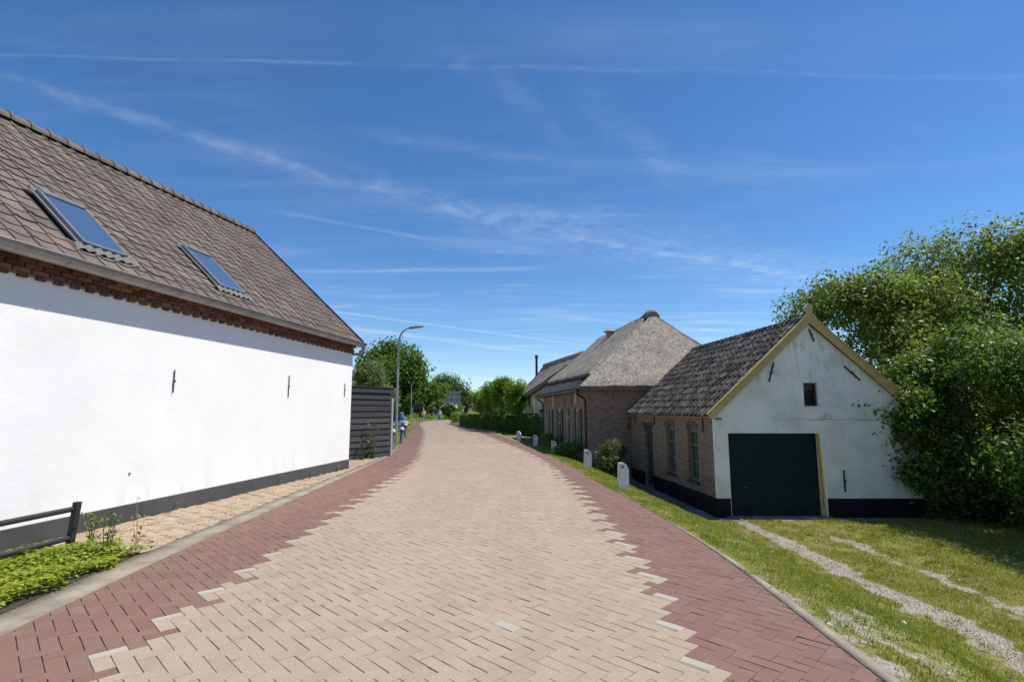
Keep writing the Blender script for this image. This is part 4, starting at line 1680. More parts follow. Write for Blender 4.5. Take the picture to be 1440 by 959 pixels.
# iron anchors
for (u, z0, z1) in ((0.62, 1.05, 1.45), (4.45, 1.12, 1.48), (6.6, 1.15, 1.48)):
    mb = MB()
    mb.box(q(u, (z0 + z1) / 2, -0.02), (0.035, 0.025, z1 - z0), ax=(sd, so_, (0, 0, 1)), bev=0.005)
    mb.build('wall_anchor', M['iron'], gar)
for (x0, z0, x1, z1) in ((6.72, 2.84, 6.57, 2.36), (8.52, 2.76, 8.90, 2.40), (7.69, 3.72, 7.80, 3.40), (8.30, 0.15, 8.30, -0.38), (9.72, 1.42, 9.72, 0.92)):
    mb = MB()
    a, b = Vector((x0, 13.475, z0)), Vector((x1, 13.475, z1))
    Z = (a - b).normalized()
    X = Vector((0, -1, 0)).cross(Z).normalized()
    mb.box((a + b) / 2, (0.034, 0.03, (a - b).length), ax=(X, (0, -1, 0), Z), bev=0.005)
    mb.box((a + b) / 2 + Vector((0, -0.02, 0)), (0.055, 0.02, 0.06), ax=(X, (0, -1, 0), Z))
    mb.build('wall_anchor', M['iron'], gar)
mb = MB()
mb.box((5.24, 13.49, 1.42), (0.16, 0.02, 0.035))
mb.build('wall_plate', M['iron'], gar)
mb = MB()
mb.lathe((7.93, 13.40, 1.44), [(0.015, 0.06), (0.10, 0.035), (0.11, 0.01), (0.09, 0.0)], 12)
mb.tube([(7.93, 13.5, 1.49), (7.93, 13.40, 1.49)], 0.018, 8)
mb.build('wall_lamp', M['white_stone'], gar, True)
# pantile roof, two slopes
rs_ = Vector((GX0 - A.x + 0.16, 0, AZ - EZ + 0.12))
RL = rs_.length
for side in (0, 1):
    if side == 0:
        u_ = Vector((GX0 - 4.93, 0, AZ - 1.44)).normalized()
        o_ = Vector((4.93, 13.46, 1.47))
    else:
        u_ = Vector((GX0 - 10.43, 0, AZ - 1.44)).normalized()
        o_ = Vector((10.43, 13.46, 1.47))
    n_ = u_.cross(sd)
    n_ = n_ if n_.z > 0 else -n_
    mb = MB()
    L = abs(GX0 - 4.93) / abs(u_.x) if side == 0 else abs(GX0 - 10.43) / abs(u_.x)
    tile_roof(mb, o_ + n_ * 0.03, sd, u_, n_, 7.15, L, 0.27, 0.30, 0.07, lift=0.03, roll=True)
    mb.face([o_, o_ + sd * 7.2, o_ + sd * 7.2 + u_ * L, o_ + u_ * L])
    mb.build('roof', M['tile_dark'], gar)
mb = MB()
ridge_tiles(mb, Vector((GX0, 13.46, AZ + 0.08)), Vector((GX0, 13.46, AZ + 0.08)) + sd * 7.15, 0.11, 0.34, 0.015)
mb.build('ridge_tile', M['tile_dark'], gar, True)
# barge boards and finial, front and rear
for (yy, o2) in ((13.385, Vector((0, 0, 0))), (0, sd * 7.22)):
    mb = MB()
    for sg in (-1, 1):
        a = Vector((GX0, 13.385, AZ + 0.17)) + o2
        ex = 4.93 if sg < 0 else 10.43
        b = Vector((ex, 13.385, 1.53)) + o2
        d = (b - a)
        ln = d.length
        d.normalize()
        Z = Vector((0, -1, 0)).cross(d).normalized()
        Z = Z if Z.z > 0 else -Z
        mb.prism([a, b, b - Vector((0, 0, 0.0)) - Z * 0.165, a - Vector((0, 0, 0.225))], (0, 0.045, 0))
        mb.box((a + b) / 2 + Z * 0.012 + Vector((0, 0.03, 0)), (ln, 0.13, 0.024), ax=(d, (0, 1, 0), Z))
    mb.build('bargeboard', M['tan_paint'], gar)
mb = MB()
prof = [(0.17, -0.12), (0.16, 0.0), (0.085, 0.10), (0.065, 0.16), (0.095, 0.22), (0.085, 0.28), (0.03, 0.34), (0.0, 0.36)]
pts = [Vector((GX0 + r_, 13.365, AZ + 0.10 + z)) for r_, z in prof] + [Vector((GX0 - r_, 13.365, AZ + 0.10 + z)) for r_, z in reversed(prof[:-1])]
mb.prism(pts, (0, 0.05, 0))
mb.build('finial', M['tan_paint'], gar)
mb = MB()
mb.box(A + sd * (sl_ / 2) + so_ * 0.05 + Vector((0, 0, 1.475)), (sl_, 0.10, 0.05), ax=(sd, so_, (0, 0, 1)))
mb.build('eaves_board', M['tan_paint'], gar)

# ------------------------------------------------------------------ thatched barn
BA = Vector((3.0, 20.85, 0))
bsd = Vector((-0.107, 1, 0)).normalized()
bso = Vector((-bsd.y, bsd.x, 0))
bgd = Vector((1, 0.0, 0))
barn = empty('thatched_barn', (BA.x, BA.y, -0.9))
tag(barn, 'brown brick barn with large hipped thatched roof and green shutters', 'barn')
BL = 10.6
bz = 2.5
qs = lambda u, z, d=0.0: BA + bsd * u + bso * (-d) + Vector((0, 0, z))
mb = MB()
openings = [('window', 1.25, 2.35, -0.10, 1.68), ('door', 3.25, 3.95, -0.35, 1.72), ('window', 5.05, 6.35, -0.1, 1.66), ('window', 7.7, 8.7, -0.1, 1.64)]
holes = [[(a + 0.30, z0), (b - 0.30, z0), (b - 0.30, z1), (a + 0.30, z1)] if k_ == 'window' else [(a, z0), (b, z0), (b, z1), (a, z1)] for k_, a, b, z0, z1 in openings]
mb.wall(BA, bsd, [(0, -1.1), (BL, -1.1), (BL, bz), (0, bz)], holes, 0.16, bso)
u0, u1, zc_ = 1.65, 2.55, 0.85
half_hole = [(u0, zc_ - 0.1), (u1, zc_ - 0.1)] + [((u0 + u1) / 2 + 0.45 * math.cos(math.pi * i / 10), zc_ + 0.45 * math.sin(math.pi * i / 10)) for i in range(11)]
mb.wall(BA, bgd, [(0, -1.2), (6.3, -1.2), (6.3, bz), (0, bz)], [half_hole], 0.2, (0, -1, 0))
mb.wall(BA + bsd * BL, bgd, [(0, -1), (6.3, -1), (6.3, bz), (3.4, 5.6), (0, bz)], out=bsd)
mb.wall(BA + bgd * 6.3, bsd, [(0, -1), (BL, -1), (BL, bz), (0, bz)], out=-bso)
mb.build('wall', M['barn_brick'], barn)
mb = MB()
cx_ = BA + bgd * ((u0 + u1) / 2) + Vector((0, -0.012, zc_))
for i in range(11):
    an = math.pi * (i + 0.5) / 11
    rad_ = Vector((math.cos(an), 0, math.sin(an)))
    mb.box(cx_ + rad_ * 0.55, (0.19, 0.03, 0.085), ax=(rad_, (0, 1, 0), Vector((-math.sin(an), 0, math.cos(an)))))
mb.build('brick_arch', M['arch_brick'], barn)
mb = MB()
mb.box(cx_ + Vector((0, 0.2, 0.17)), (0.9, 0.02, 0.62))
rw = mb.build('round_window', M['pane'], barn)
mb = MB()
mb.box(cx_ + Vector((0, 0.15, 0.16)), (0.03, 0.03, 0.56))
mb.box(cx_ + Vector((0, 0.15, 0.05)), (0.86, 0.03, 0.03))
mb.build('frame', M['iron'], rw)
ax = (bsd, bso, (0, 0, 1))
for k_, a, b, z0, z1 in openings:
    c_ = (a + b) / 2
    if k_ == 'window':
        mb = MB()
        hw = (b - a) / 2 - 0.30
        for sg in (-1, 1):
            mb.box(qs(c_ + sg * (hw - 0.02), (z0 + z1) / 2, 0.02), (0.09, 0.07, z1 - z0), ax=ax)
        mb.box(qs(c_, z1 - 0.05, 0.03), (2 * hw - 0.14, 0.12, 0.1), ax=ax)
        mb.box(qs(c_, (z0 + z1) / 2 + 0.2, 0.035), (2 * hw - 0.14, 0.1, 0.06), ax=ax)
        wf = mb.build('window', M['cream_paint'], barn)
        mb = MB()
        mb.box(qs(c_, (z0 + z1) / 2, 0.09), (2 * hw - 0.1, 0.01, z1 - z0 - 0.1), ax=ax)
        mb.build('pane', M['pane'], wf)
        for sg in (-1, 1):
            mb = MB()
            sc_ = c_ + sg * (hw + 0.24)
            mb.box(qs(sc_, (z0 + z1) / 2, -0.035), (0.42, 0.035, z1 - z0), ax=ax, bev=0.005)
            mb.box(qs(sc_, z0 + 0.12, -0.056), (0.40, 0.012, 0.22), ax=ax)
            mb.box(qs(sc_, z1 - 0.12, -0.056), (0.40, 0.012, 0.16), ax=ax)
            mb.build('shutter', M['shutter'], barn)
    else:
        mb = MB()
        for sg in (-1, 1):
            mb.box(qs(c_ + sg * 0.31, (z0 + z1) / 2, 0.02), (0.08, 0.07, z1 - z0), ax=ax)
        mb.box(qs(c_, 1.30, 0.02), (0.53, 0.13, 0.07), ax=ax)
        mb.build('door_frame', M['cream_paint'], barn)
        mb = MB()
        mb.box(qs(c_, (z0 + 1.26) / 2, 0.09), (0.54, 0.04, 1.26 - z0), ax=ax, bev=0.006)
        dd_ = mb.build('door', M['shutter'], barn)
        mb = MB()
        mb.tube([qs(c_ - 0.2, 0.55, 0.08), qs(c_ - 0.2, 0.55, 0.0)], 0.025, 8)
        mb.build('handle', M['galv'], dd_)
for (a, b, z0, z1) in ((1.9, 2.35, 1.92, 2.44), (7.2, 7.6, 1.80, 2.44)):
    mb = MB()
    mb.box(qs((a + b) / 2, (z0 + z1) / 2, -0.01), (b - a, 0.05, z1 - z0), ax=ax, bev=0.006)
    mb.build('hatch', M['cream_paint'], barn)
for u in (2.9, 4.4):
    mb = MB()
    mb.box(qs(u, 2.0, -0.02), (0.04, 0.03, 0.42), ax=ax, bev=0.005)
    mb.build('wall_anchor', M['iron'], barn)
# roof: hip to the camera, long slope to the road
ez = 2.42
P0 = BA + Vector((-0.38, -0.38, ez))                  # near left eave corner
P1 = BA + Vector((6.7, -0.38, ez))
P2 = BA + bsd * (BL + 0.5) + bso * 0.38 + Vector((0, 0, ez))
P3 = P2 + Vector((7.1, 0, 0))
T0 = Vector((6.52, 24.35, 5.88))
T1 = T0 + bsd * 9.0
mb = MB()
thatch_face(mb, [P0 + (P1 - P0) * 0.0, P1, T0, T0], 0.26, 70, 40, 0.05, 0.0, 0.08, round_eave=0.06)
# the road slope: reed stops above a strip of dark tiles
f_ = 0.20
la = P0 + (T0 - P0) * 0.02
E0 = P2 + (T1 - P2) * f_
E1 = P0
thatch_face(mb, [E0, E1 + (T0 - E1) * 0.15, T0, T1], 0.26, 60, 30, 0.05, 3.0, 0.05, round_eave=0.05)
thatch_face(mb, [P1, P3, T1, T0], 0.26, 20, 12, 0.05, 7.0)
thatch_face(mb, [P3, P2, T1, T1], 0.20, 20, 12, 0.05, 9.0)
mb.build('thatch_roof', M['thatch'], barn, True)
mb = MB()
nrm_ = (P2 - P0).cross(T0 - P0).normalized()
nrm_ = nrm_ if nrm_.z > 0 else -nrm_
tl_u = ((T1 - P2) - (P2 - P0).normalized() * (T1 - P2).dot((P2 - P0).normalized())).normalized()
mb.prism([P0 + nrm_ * 0.02, P2 + nrm_ * 0.02, P2 + (T1 - P2) * (f_ + 0.06) + nrm_ * 0.02, P0 + (T0 - P0) * 0.18 + nrm_ * 0.02], nrm_ * 0.06)
for i in range(3):
    o_ = tl_u * (0.28 * i + 0.02)
    mb.box(P0 + (P2 - P0) * 0.54 + o_ + nrm_ * 0.09 + tl_u * 0.14, ((P2 - P0).length * (0.92 - 0.06 * i), 0.30, 0.02), ax=((P2 - P0).normalized(), tl_u, nrm_))
mb.build('tile_strip', M['slate'], barn)
# rounded ridge of reed with its end cap
mb = MB()
rp = [T0 + Vector((0, -0.35, 0.10)), T0 + Vector((0, -0.2, 0.17)), T0 + Vector((0, 0.2, 0.20))] + [T0 + (T1 - T0) * (i / 10) + Vector((0, 0, 0.18 + 0.015 * (i % 2))) for i in range(1, 11)]
V, F, UVs = [], [], []
for j, p in enumerate(rp):
    rr_ = [0.31, 0.36, 0.32, 0.22][min(j, 3)]
    for k in range(13):
        an = R(-5 + 190 * k / 12)
        V.append(p + Vector((rr_ * math.cos(an), 0, rr_ * math.sin(an) - 0.12)))
        UVs.append((k * 0.12, j * 0.8))
for j in range(len(rp) - 1):
    for k in range(12):
        F.append((j * 13 + k, j * 13 + k + 1, (j + 1) * 13 + k + 1, (j + 1) * 13 + k))
F.append(tuple(range(13)))
mb.mesh(V, F, 0, UVs)
mb.build('ridge_cap', M['reed_ridge'], barn, True)
mb = MB()
vp = T0 + bsd * 4.6 + Vector((-0.62, 0, 0.0))
mb.lathe(vp + Vector((0, 0, -0.5)), [(0.18, 0.0), (0.18, 0.55), (0.30, 0.52), (0.32, 0.57), (0.17, 0.68), (0.05, 0.76), (0.0, 0.77)], 14)
mb.build('roof_vent', M['reed_ridge'], barn)
mb = MB()
ga_, gb_ = P0 + Vector((-0.06, 0.25, -0.02)), P2 + Vector((-0.06, 0, -0.02))
mb.tube([ga_, gb_], 0.065, 8)
gt = mb.build('gutter', M['iron'], barn, True)
for (u,) in ((0.22,), (BL - 0.1,)):
    mb = MB()
    a = qs(u, 2.38, -0.40)
    mb.tube([a, a + Vector((0.02, 0, -0.12)), qs(u, 2.08, -0.10), qs(u, 1.95, -0.07), qs(u, -0.6, -0.07)], 0.045, 8)
    mb.build('downpipe', M['iron'], gt, True)
mb = MB()
mb.box((5.42, 20.80, 1.95), (0.05, 0.08, 1.1))
mb.build('corner_board', M['cream_paint'], barn)
mb = MB()
for i in range(6):
    mb.box((6.2, 20.82, 1.55 + i * 0.16), (1.5, 0.03, 0.155))
mb.build('plank_infill', M['bark'], barn)
mb = MB()
mb.box((5.45, 20.35, 1.74), (0.62, 0.34, 0.34), bev=0.02)
mb.tube([(5.45, 20.17, 1.74), (5.45, 20.15, 1.74)], 0.13, 16)
mb.build('vent_box', M['galv'], barn)

# ------------------------------------------------------------------ second thatched house
h2 = empty('thatched_cottage', (1.56, 36.0, -0.1))
tag(h2, 'low thatched cottage with thin flue pipe behind the clipped hedge', 'cottage')
CA, CB = Vector((1.56, 36.0, 0)), Vector((0.88, 43.6, 0))
cd = (CB - CA).normalized()
co = Vector((-cd.y, cd.x, 0))
cl_ = (CB - CA).length
mb = MB()
cw = [(1.0, 0.6), (2.0, 0.6), (2.0, 2.0), (1.0, 2.0)]
mb.wall(CA, cd, [(0, -0.4), (cl_, -0.4), (cl_, 2.7), (0, 2.7)], [cw], 0.12, co)
wv = [(0.25, 0.4), (0.95, 0.4), (0.95, 1.75), (0.25, 1.75)]
mb.wall(CA, (1, 0, 0), [(0, -0.4), (6.4, -0.4), (6.4, 2.7), (3.2, 5.2), (0, 2.7)], [wv], 0.12, (0, -1, 0))
mb.wall(CB, (1, 0, 0), [(0, -0.4), (6.4, -0.4), (6.4, 2.7), (3.2, 4.5), (0, 2.7)], out=cd)
mb.build('wall', simple('pale_lime_render', (0.62, 0.64, 0.42), (0.55, 0.57, 0.38), 0.9, 2), h2)
mb = MB()
mb.box(CA + Vector((0.62, 0.07, 1.08)), (0.66, 0.05, 1.3))
cwf = mb.build('window', M['white_frame'], h2)
mb = MB()
mb.box(CA + Vector((0.62, 0.04, 1.08)), (0.54, 0.01, 1.18))
mb.build('pane', M['pane'], cwf)
mb = MB()
mb.box(CA + cd * 1.5 - co * 0.07 + Vector((0, 0, 1.3)), (0.96, 0.04, 1.36), ax=(cd, co, (0, 0, 1)))
cwf = mb.build('window', M['white_frame'], h2)
mb = MB()
mb.box(CA + cd * 1.5 - co * 0.045 + Vector((0, 0, 1.3)), (0.84, 0.01, 1.24), ax=(cd, co, (0, 0, 1)))
mb.build('pane', M['pane'], cwf)
q0 = CB + cd * 0.3 + co * 0.5 + Vector((0, 0, 2.42))
q1 = CA - cd * 0.7 + co * 0.5 + Vector((0, 0, 2.62))
r1 = Vector((4.75, 36.0, 5.12)) - cd * 0.5
r0 = Vector((2.75, 43.2, 4.95))
mb = MB()
thatch_face(mb, [q0, q1, r1, r0], 0.28, 40, 20, 0.06, 2.0, 0.05, round_eave=0.06)
q2 = q1 + Vector((7.4, 0, 0))
q3 = q0 + Vector((7.4, 0, 0))
thatch_face(mb, [q2, q3, r0, r1], 0.28, 16, 10, 0.06, 5.0)
thatch_face(mb, [q3, q0, r0, r0], 0.28, 16, 10, 0.06, 6.0)
mb.build('thatch_roof', M['thatch_dark'], h2, True)
mb = MB()
mb.tube([r0 + Vector((0, 0, 0.22)), r1 + Vector((0, 0, 0.22))], 0.26, 10)
mb.build('ridge_cap', M['reed_ridge'], h2, True)
mb = MB()
fp = Vector((2.02, 43.2, 0))
mb.tube([fp + Vector((0, 0, 4.0)), fp + Vector((0, 0, 5.85))], 0.10, 10)
mb.tube([fp + Vector((0, 0, 5.85)), fp + Vector((0, 0, 6.1))], 0.13, 10)
mb.build('flue_pipe', M['iron'], h2, True)


# ------------------------------------------------------------------ street lamps, bollards, markers
def street_lamp(base, label, s_=1.0, arm=(1, 0, 0)):
    root = empty('street_lamp', base)
    tag(root, label, 'street lamp', 'street lamps on the left verge')
    b = Vector(base)
    a = Vector(arm).normalized()
    mb = MB()
    mb.tube([b, b + Vector((0, 0, 1.1))], 0.07, 12)
    pts = [b + Vector((0, 0, 1.1)), b + Vector((0, 0, 5.0))]
    for i in range(1, 9):
        t = R(82) * i / 8
        pts.append(b + Vector((0, 0, 5.0)) + a * (0.62 * (1 - math.cos(t))) + Vector((0, 0, 0.72 * math.sin(t))))
    mb.tube(pts, [0.055] + [0.045] * (len(pts) - 4) + [0.035] * 3, 10)
    mb.build('pole', M['galv'], root, True)
    mb = MB()
    e = pts[-1]
    hx = (a + Vector((0, 0, 0.12))).normalized()
    sy = Vector((0, 0, 1)).cross(a).normalized()
    hz = hx.cross(sy)
    prof = [(0.0, 0.05, 0.05), (0.15, 0.10, 0.06), (0.40, 0.13, 0.055), (0.68, 0.10, 0.035), (0.76, 0.04, 0.015)]
    V, F = [], []
    for (x, w_, h_) in prof:
        for k in range(10):
            an = 2 * math.pi * k / 10
            V.append(e + hx * (x - 0.04) + sy * (w_ * math.cos(an)) + hz * (h_ * math.sin(an)))
    for i in range(len(prof) - 1):
        for k in range(10):
            k2 = (k + 1) % 10
            F.append((i * 10 + k, i * 10 + k2, (i + 1) * 10 + k2, (i + 1) * 10 + k))
    F.append(tuple(range(10)))
    F.append(tuple(reversed(range(40, 50))))
    mb.mesh(V, F)
    hd = mb.build('lamp_head', M['bollard'], root, True)
    mb = MB()
    mb.box(e + hx * 0.36 - hz * 0.052, (0.34, 0.16, 0.02), ax=(hx, sy, hz))
    mb.build('lens', M['white_frame'], hd)
    return root


street_lamp((-5.66, 26.1, 0.0), 'tall grey street lamp with curved arm, nearer one beside the fence')
l2 = street_lamp((-15.6, 82, 0.0), 'far thin street lamp standing before the large tree', arm=(0.5, -0.8, 0))


def bollard():
    root = empty('bollard', (0, 0, 0))
    mb = MB()
    mb.lathe((0, 0, 0), [(0.13, 0.0), (0.13, 0.12), (0.10, 0.16), (0.095, 0.66), (0.12, 0.68), (0.12, 0.74)], 14)
    mb.build('shaft', M['bollard'], root, True)
    mb = MB()
    mb.lathe((0, 0, 0.741), [(0.125, 0.0), (0.125, 0.03), (0.10, 0.09), (0.05, 0.13), (0.0, 0.14)], 14)
    mb.build('cap', M['bollard_top'], root, True)
    return root


bl = bollard()
bl_lab = ['grey round bollard with pale cap, nearest one beside the fence end', 'grey round bollard just right of the near lamp pole', 'grey round bollard third along the left verge, among weeds', 'farthest grey bollard, half hidden by weeds near the parked car']
for i, (x, y) in enumerate(((-5.08, 22.75), (-5.52, 26.75), (-6.45, 32.3), (-7.3, 37.0))):
    o = bl if i == 0 else copy_tree(bl)
    o.location = (x, y, terrain_pt(x, y) - 0.02)
    tag(o, bl_lab[i], 'bollard', 'bollards along the left road edge')


def marker():
    """white roadside stone with a sloping shoulder and a red reflector"""
    root = empty('stone_marker', (0, 0, 0))
    mb = MB()
    w_, h_ = 0.115, 0.52
    prof = [(-w_, -0.1), (w_, -0.1), (w_ * 0.97, h_ - 0.14), (w_ * 0.55, h_ - 0.035), (w_ * 0.05, h_), (-w_ * 0.9, h_ + 0.005), (-w_ * 0.97, h_ - 0.01)]
    mb.prism([Vector((x, -0.06, z)) for x, z in prof], (0, 0.12, 0))
    mb.build('stone', M['white_stone'], root)
    mb = MB()
    mb.tube([(-w_ * 0.25, -0.055, h_ - 0.085), (-w_ * 0.25, -0.072, h_ - 0.085)], 0.030, 12)
    mb.build('reflector', M['reflector'], root)
    return root


mk = marker()
mk_lab = ['white stone roadside marker nearest the garage, on the grass', 'white stone roadside marker second from the garage, left of the round shrub', 'white stone roadside marker beside the low yellow green bush',
          'white stone roadside marker in the barn shade, fourth from the garage', 'farthest white stone roadside marker, at the corner of the clipped hedge']
for i, (x, y, rz) in enumerate(((2.47, 12.0, 0.05), (2.26, 16.1, 0.0), (1.66, 21.3, -0.1), (1.10, 25.1, -0.2), (0.38, 28.6, -0.3))):
    o = mk if i == 0 else copy_tree(mk)
    o.location = (x, y, terrain_pt(x, y) - 0.01 + (0.06 if i < 2 else 0))
    o.rotation_euler = (R(random.uniform(-2, 2)), R(random.uniform(-3, 3)), rz)
    tag(o, mk_lab[i], 'road marker', 'white stone markers along the right road edge')

# ------------------------------------------------------------------ parked car far left
car = empty('parked_car', (-8.75, 39.0, 0))
tag(car, 'dark blue car parked behind the lamp and weeds on the left', 'car')
cb = Vector((-8.75, 39.0, terrain_pt(-8.75, 39.0)))


def loft(secs, mat, name, parent, smooth=True):
    """secs: (y, half width bottom, half width top, z bottom, z top)"""
    mb = MB()
    V, F = [], []
    K = 8
    for (y, wb, wt, zb, zt) in secs:
        for (x, z) in ((-wb * 0.9, zb), (-wb, zb + 0.08), (-wt, zt - 0.10), (-wt * 0.88, zt), (wt * 0.88, zt), (wt, zt - 0.10), (wb, zb + 0.08), (wb * 0.9, zb)):
            V.append(cb + Vector((x, y, z)))
    for i in range(len(secs) - 1):
        for k in range(K):
            k2 = (k + 1) % K
            F.append((i * K + k, i * K + k2, (i + 1) * K + k2, (i + 1) * K + k))
    F.append(tuple(range(K)))
    F.append(tuple(reversed(range((len(secs) - 1) * K, len(secs) * K))))
    mb.mesh(V, F)
    return mb.build(name, mat, parent, smooth)


m_car, t_, b_, _ = new_mat('dark_blue_car_paint')
b_.inputs['Base Color'].default_value = (0.03, 0.05, 0.10, 1)
b_.inputs['Roughness'].default_value = 0.22
b_.inputs['Coat Weight'].default_value = 1.0
loft([(-2.05, 0.70, 0.66, 0.28, 0.62), (-1.9, 0.82, 0.76, 0.22, 0.74), (-1.2, 0.88, 0.82, 0.2, 0.92), (-0.9, 0.88, 0.82, 0.2, 0.96), (1.6, 0.88, 0.82, 0.2, 0.98), (2.0, 0.80, 0.74, 0.24, 0.9), (2.1, 0.72, 0.68, 0.3, 0.8)], m_car, 'body', car)
cab = loft([(-1.0, 0.74, 0.70, 0.93, 0.98), (-0.25, 0.76, 0.60, 0.93, 1.44), (0.4, 0.76, 0.60, 0.93, 1.50), (1.2, 0.76, 0.58, 0.93, 1.46), (1.85, 0.74, 0.62, 0.93, 1.02)], M['pane'], 'windows', car)
mb = MB()
mb.box(cb + Vector((0, 0.48, 1.49)), (1.16, 1.5, 0.05), bev=0.02)
mb.build('roof', m_car, car)
for sx in (-1, 1):
    for sy in (-1.3, 1.3):
        mb = MB()
        c_ = cb + Vector((sx * 0.80, sy, 0.31))
        mb.tube([c_ - Vector((0.10, 0, 0)), c_ + Vector((0.10, 0, 0))], 0.31, 18)
        wh_ = mb.build('wheel', M['black_paint'], car, True)
        mb = MB()
        mb.tube([c_ - Vector((0.106, 0, 0)), c_ + Vector((0.106, 0, 0))], 0.19, 14)
        mb.build('rim', M['galv'], wh_, True)
    mb = MB()
    mb.box(cb + Vector((sx * 0.60, -1.99, 0.66)), (0.26, 0.10, 0.12), bev=0.02)
    mb.build('headlight', M['white_frame'], car)
    mb = MB()
    mb.box(cb + Vector((sx * 0.90, -0.75, 1.0)), (0.18, 0.10, 0.12), bev=0.02)
    mb.build('mirror', m_car, car)


# ------------------------------------------------------------------ two walkers far down the road
def skin(name, joints, edges, mat, parent, sub=1):
    me = bpy.data.meshes.new(name)
    me.from_pydata([j[:3] for j in joints], edges, [])
    me.materials.append(mat)
    o = bpy.data.objects.new(name, me)
    COL.objects.link(o)
    o.parent = parent
    md = o.modifiers.new('skin', 'SKIN')
    md.use_smooth_shade = True
    for i, j in enumerate(joints):
        r_ = j[3]
        me.skin_vertices[0].data[i].radius = (r_, j[4] if len(j) > 4 else r_)
    me.skin_vertices[0].data[0].use_root = True
    ms = o.modifiers.new('sub', 'SUBSURF')
    ms.levels = ms.render_levels = sub
    return o


M['skin'] = simple('skin', (0.50, 0.30, 0.22), (0.46, 0.27, 0.19), 0.6, 20, bstr=0)


def person(loc, rz, label, top, legs, hair, stride):
    root = empty('person', loc, rz)
    tag(root, label, 'person', 'walkers on the far bend')
    s_ = stride
    # pelvis first; one continuous body
    J = [(0, 0, 0.93, 0.13, 0.10), (0, 0, 1.12, 0.13, 0.09), (0, -0.01, 1.34, 0.16, 0.10), (0, 0, 1.46, 0.07), (0, -0.02, 1.55, 0.055), (0, -0.03, 1.64, 0.085, 0.10), (0, -0.03, 1.71, 0.07, 0.08),
         (0.10, 0, 0.86, 0.085), (0.11, -s_ * 0.5, 0.48, 0.058), (0.11, -s_ * 0.75, 0.09, 0.04), (0.11, -s_ * 0.75 - 0.17, 0.04, 0.035),
         (-0.10, 0, 0.86, 0.085), (-0.11, s_ * 0.35, 0.48, 0.058), (-0.11, s_ * 0.95, 0.12, 0.04), (-0.11, s_ * 0.95 - 0.15, 0.05, 0.035),
         (0.19, 0, 1.39, 0.055), (0.24, s_ * 0.3, 1.12, 0.042), (0.25, s_ * 0.1, 0.88, 0.032), (0.25, s_ * 0.05, 0.78, 0.038, 0.02),
         (-0.19, 0, 1.39, 0.055), (-0.24, -s_ * 0.25, 1.12, 0.042), (-0.24, -s_ * 0.6, 0.92, 0.032), (-0.24, -s_ * 0.7, 0.83, 0.038, 0.02)]
    E_ = [(0, 1), (1, 2), (2, 3), (3, 4), (4, 5), (5, 6), (0, 7), (7, 8), (8, 9), (9, 10), (0, 11), (11, 12), (12, 13), (13, 14), (2, 15), (15, 16), (16, 17), (17, 18), (2, 19), (19, 20), (20, 21), (21, 22)]
    body = skin('body', J, E_, M['skin'], root, 2)
    g = 0.016
    ids = [0, 1, 2, 3, 15, 16, 19, 20]
    sh = [tuple(list(J[i][:3]) + [(J[i][3] if i != 3 else 0.07) + g, (J[i][4] if len(J[i]) > 4 else J[i][3]) + g]) for i in ids]
    skin('shirt', sh, [(0, 1), (1, 2), (2, 3), (2, 4), (4, 5), (2, 6), (6, 7)], top, root, 2)
    ids = [0, 7, 8, 9, 11, 12, 13]
    tr_ = [tuple(list(J[i][:3]) + [J[i][3] + g, (J[i][4] if len(J[i]) > 4 else J[i][3]) + g]) for i in ids]
    skin('trousers', tr_, [(0, 1), (1, 2), (2, 3), (0, 4), (4, 5), (5, 6)], legs, root, 2)
    skin('hair', [(0, 0.0, 1.70, 0.09), (0, -0.02, 1.745, 0.075)], [(0, 1)], hair, root, 2)
    for sx in (-1, 1):
        mb = MB()
        mb.box(Vector(loc) + Vector((sx * 0.035, -0.128, 1.655)), (0.022, 0.01, 0.012))
        mb.build('eye', M['iron'], root)
    return root


person((-12.45, 75.0, 0), 0.25, 'left walker in pale top and grey trousers on the far bend', simple('pale_shirt', (0.62, 0.60, 0.56), None, 0.9), simple('grey_trousers', (0.16, 0.16, 0.20), None, 0.9), simple('grey_hair', (0.25, 0.22, 0.19), None, 0.8), 0.24)
person((-10.35, 76.0, 0), -0.15, 'right walker in white top and blue trousers on the far bend', simple('white_shirt', (0.75, 0.76, 0.74), None, 0.9), simple('blue_trousers', (0.14, 0.17, 0.27), None, 0.9), simple('dark_hair', (0.06, 0.045, 0.035), None, 0.8), 0.2)

# ------------------------------------------------------------------ solar roofs far away
sh_ = empty('solar_house', (-13.5, 112, 0))
tag(sh_, 'far house roof covered with solar panels among the trees', 'house')
mb = MB()
mb.box((-14.0, 114.5, 1.0), (5.4, 5.0, 2.2))
mb.build('wall', M['white_stone'], sh_)
mb = MB()
mb.prism([Vector((-17.0, 111.6, 1.9)), Vector((-17.0, 114.5, 5.6)), Vector((-17.0, 117.4, 1.9))], (5.9, 0, 0))
mb.build('roof', M['slate'], sh_)
mb = MB()
o_ = Vector((-14.35, 111.6, 1.95)) + Vector((0, -0.06, 0.05))
ul = Vector((0, 2.9, 3.7)).normalized()
mb.face([o_, o_ + Vector((3.0, 0, 0)), o_ + Vector((3.0, 0, 0)) + ul * 4.4, o_ + ul * 4.4], [(0, 0), (3, 0), (3, 3), (0, 3)])
mb.build('solar_panel', M['solar'], sh_)
sp_ = empty('solar_table', (-15.6, 88, 0))
tag(sp_, 'small dark solar panel on a pale stand left of the walkers', 'solar panel')
mb = MB()
mb.box((-15.6, 88, 2.2), (1.9, 0.06, 1.0), ax=((1, 0, 0), Vector((0, 0.85, 0.5)).normalized(), Vector((0, -0.5, 0.85)).normalized()))
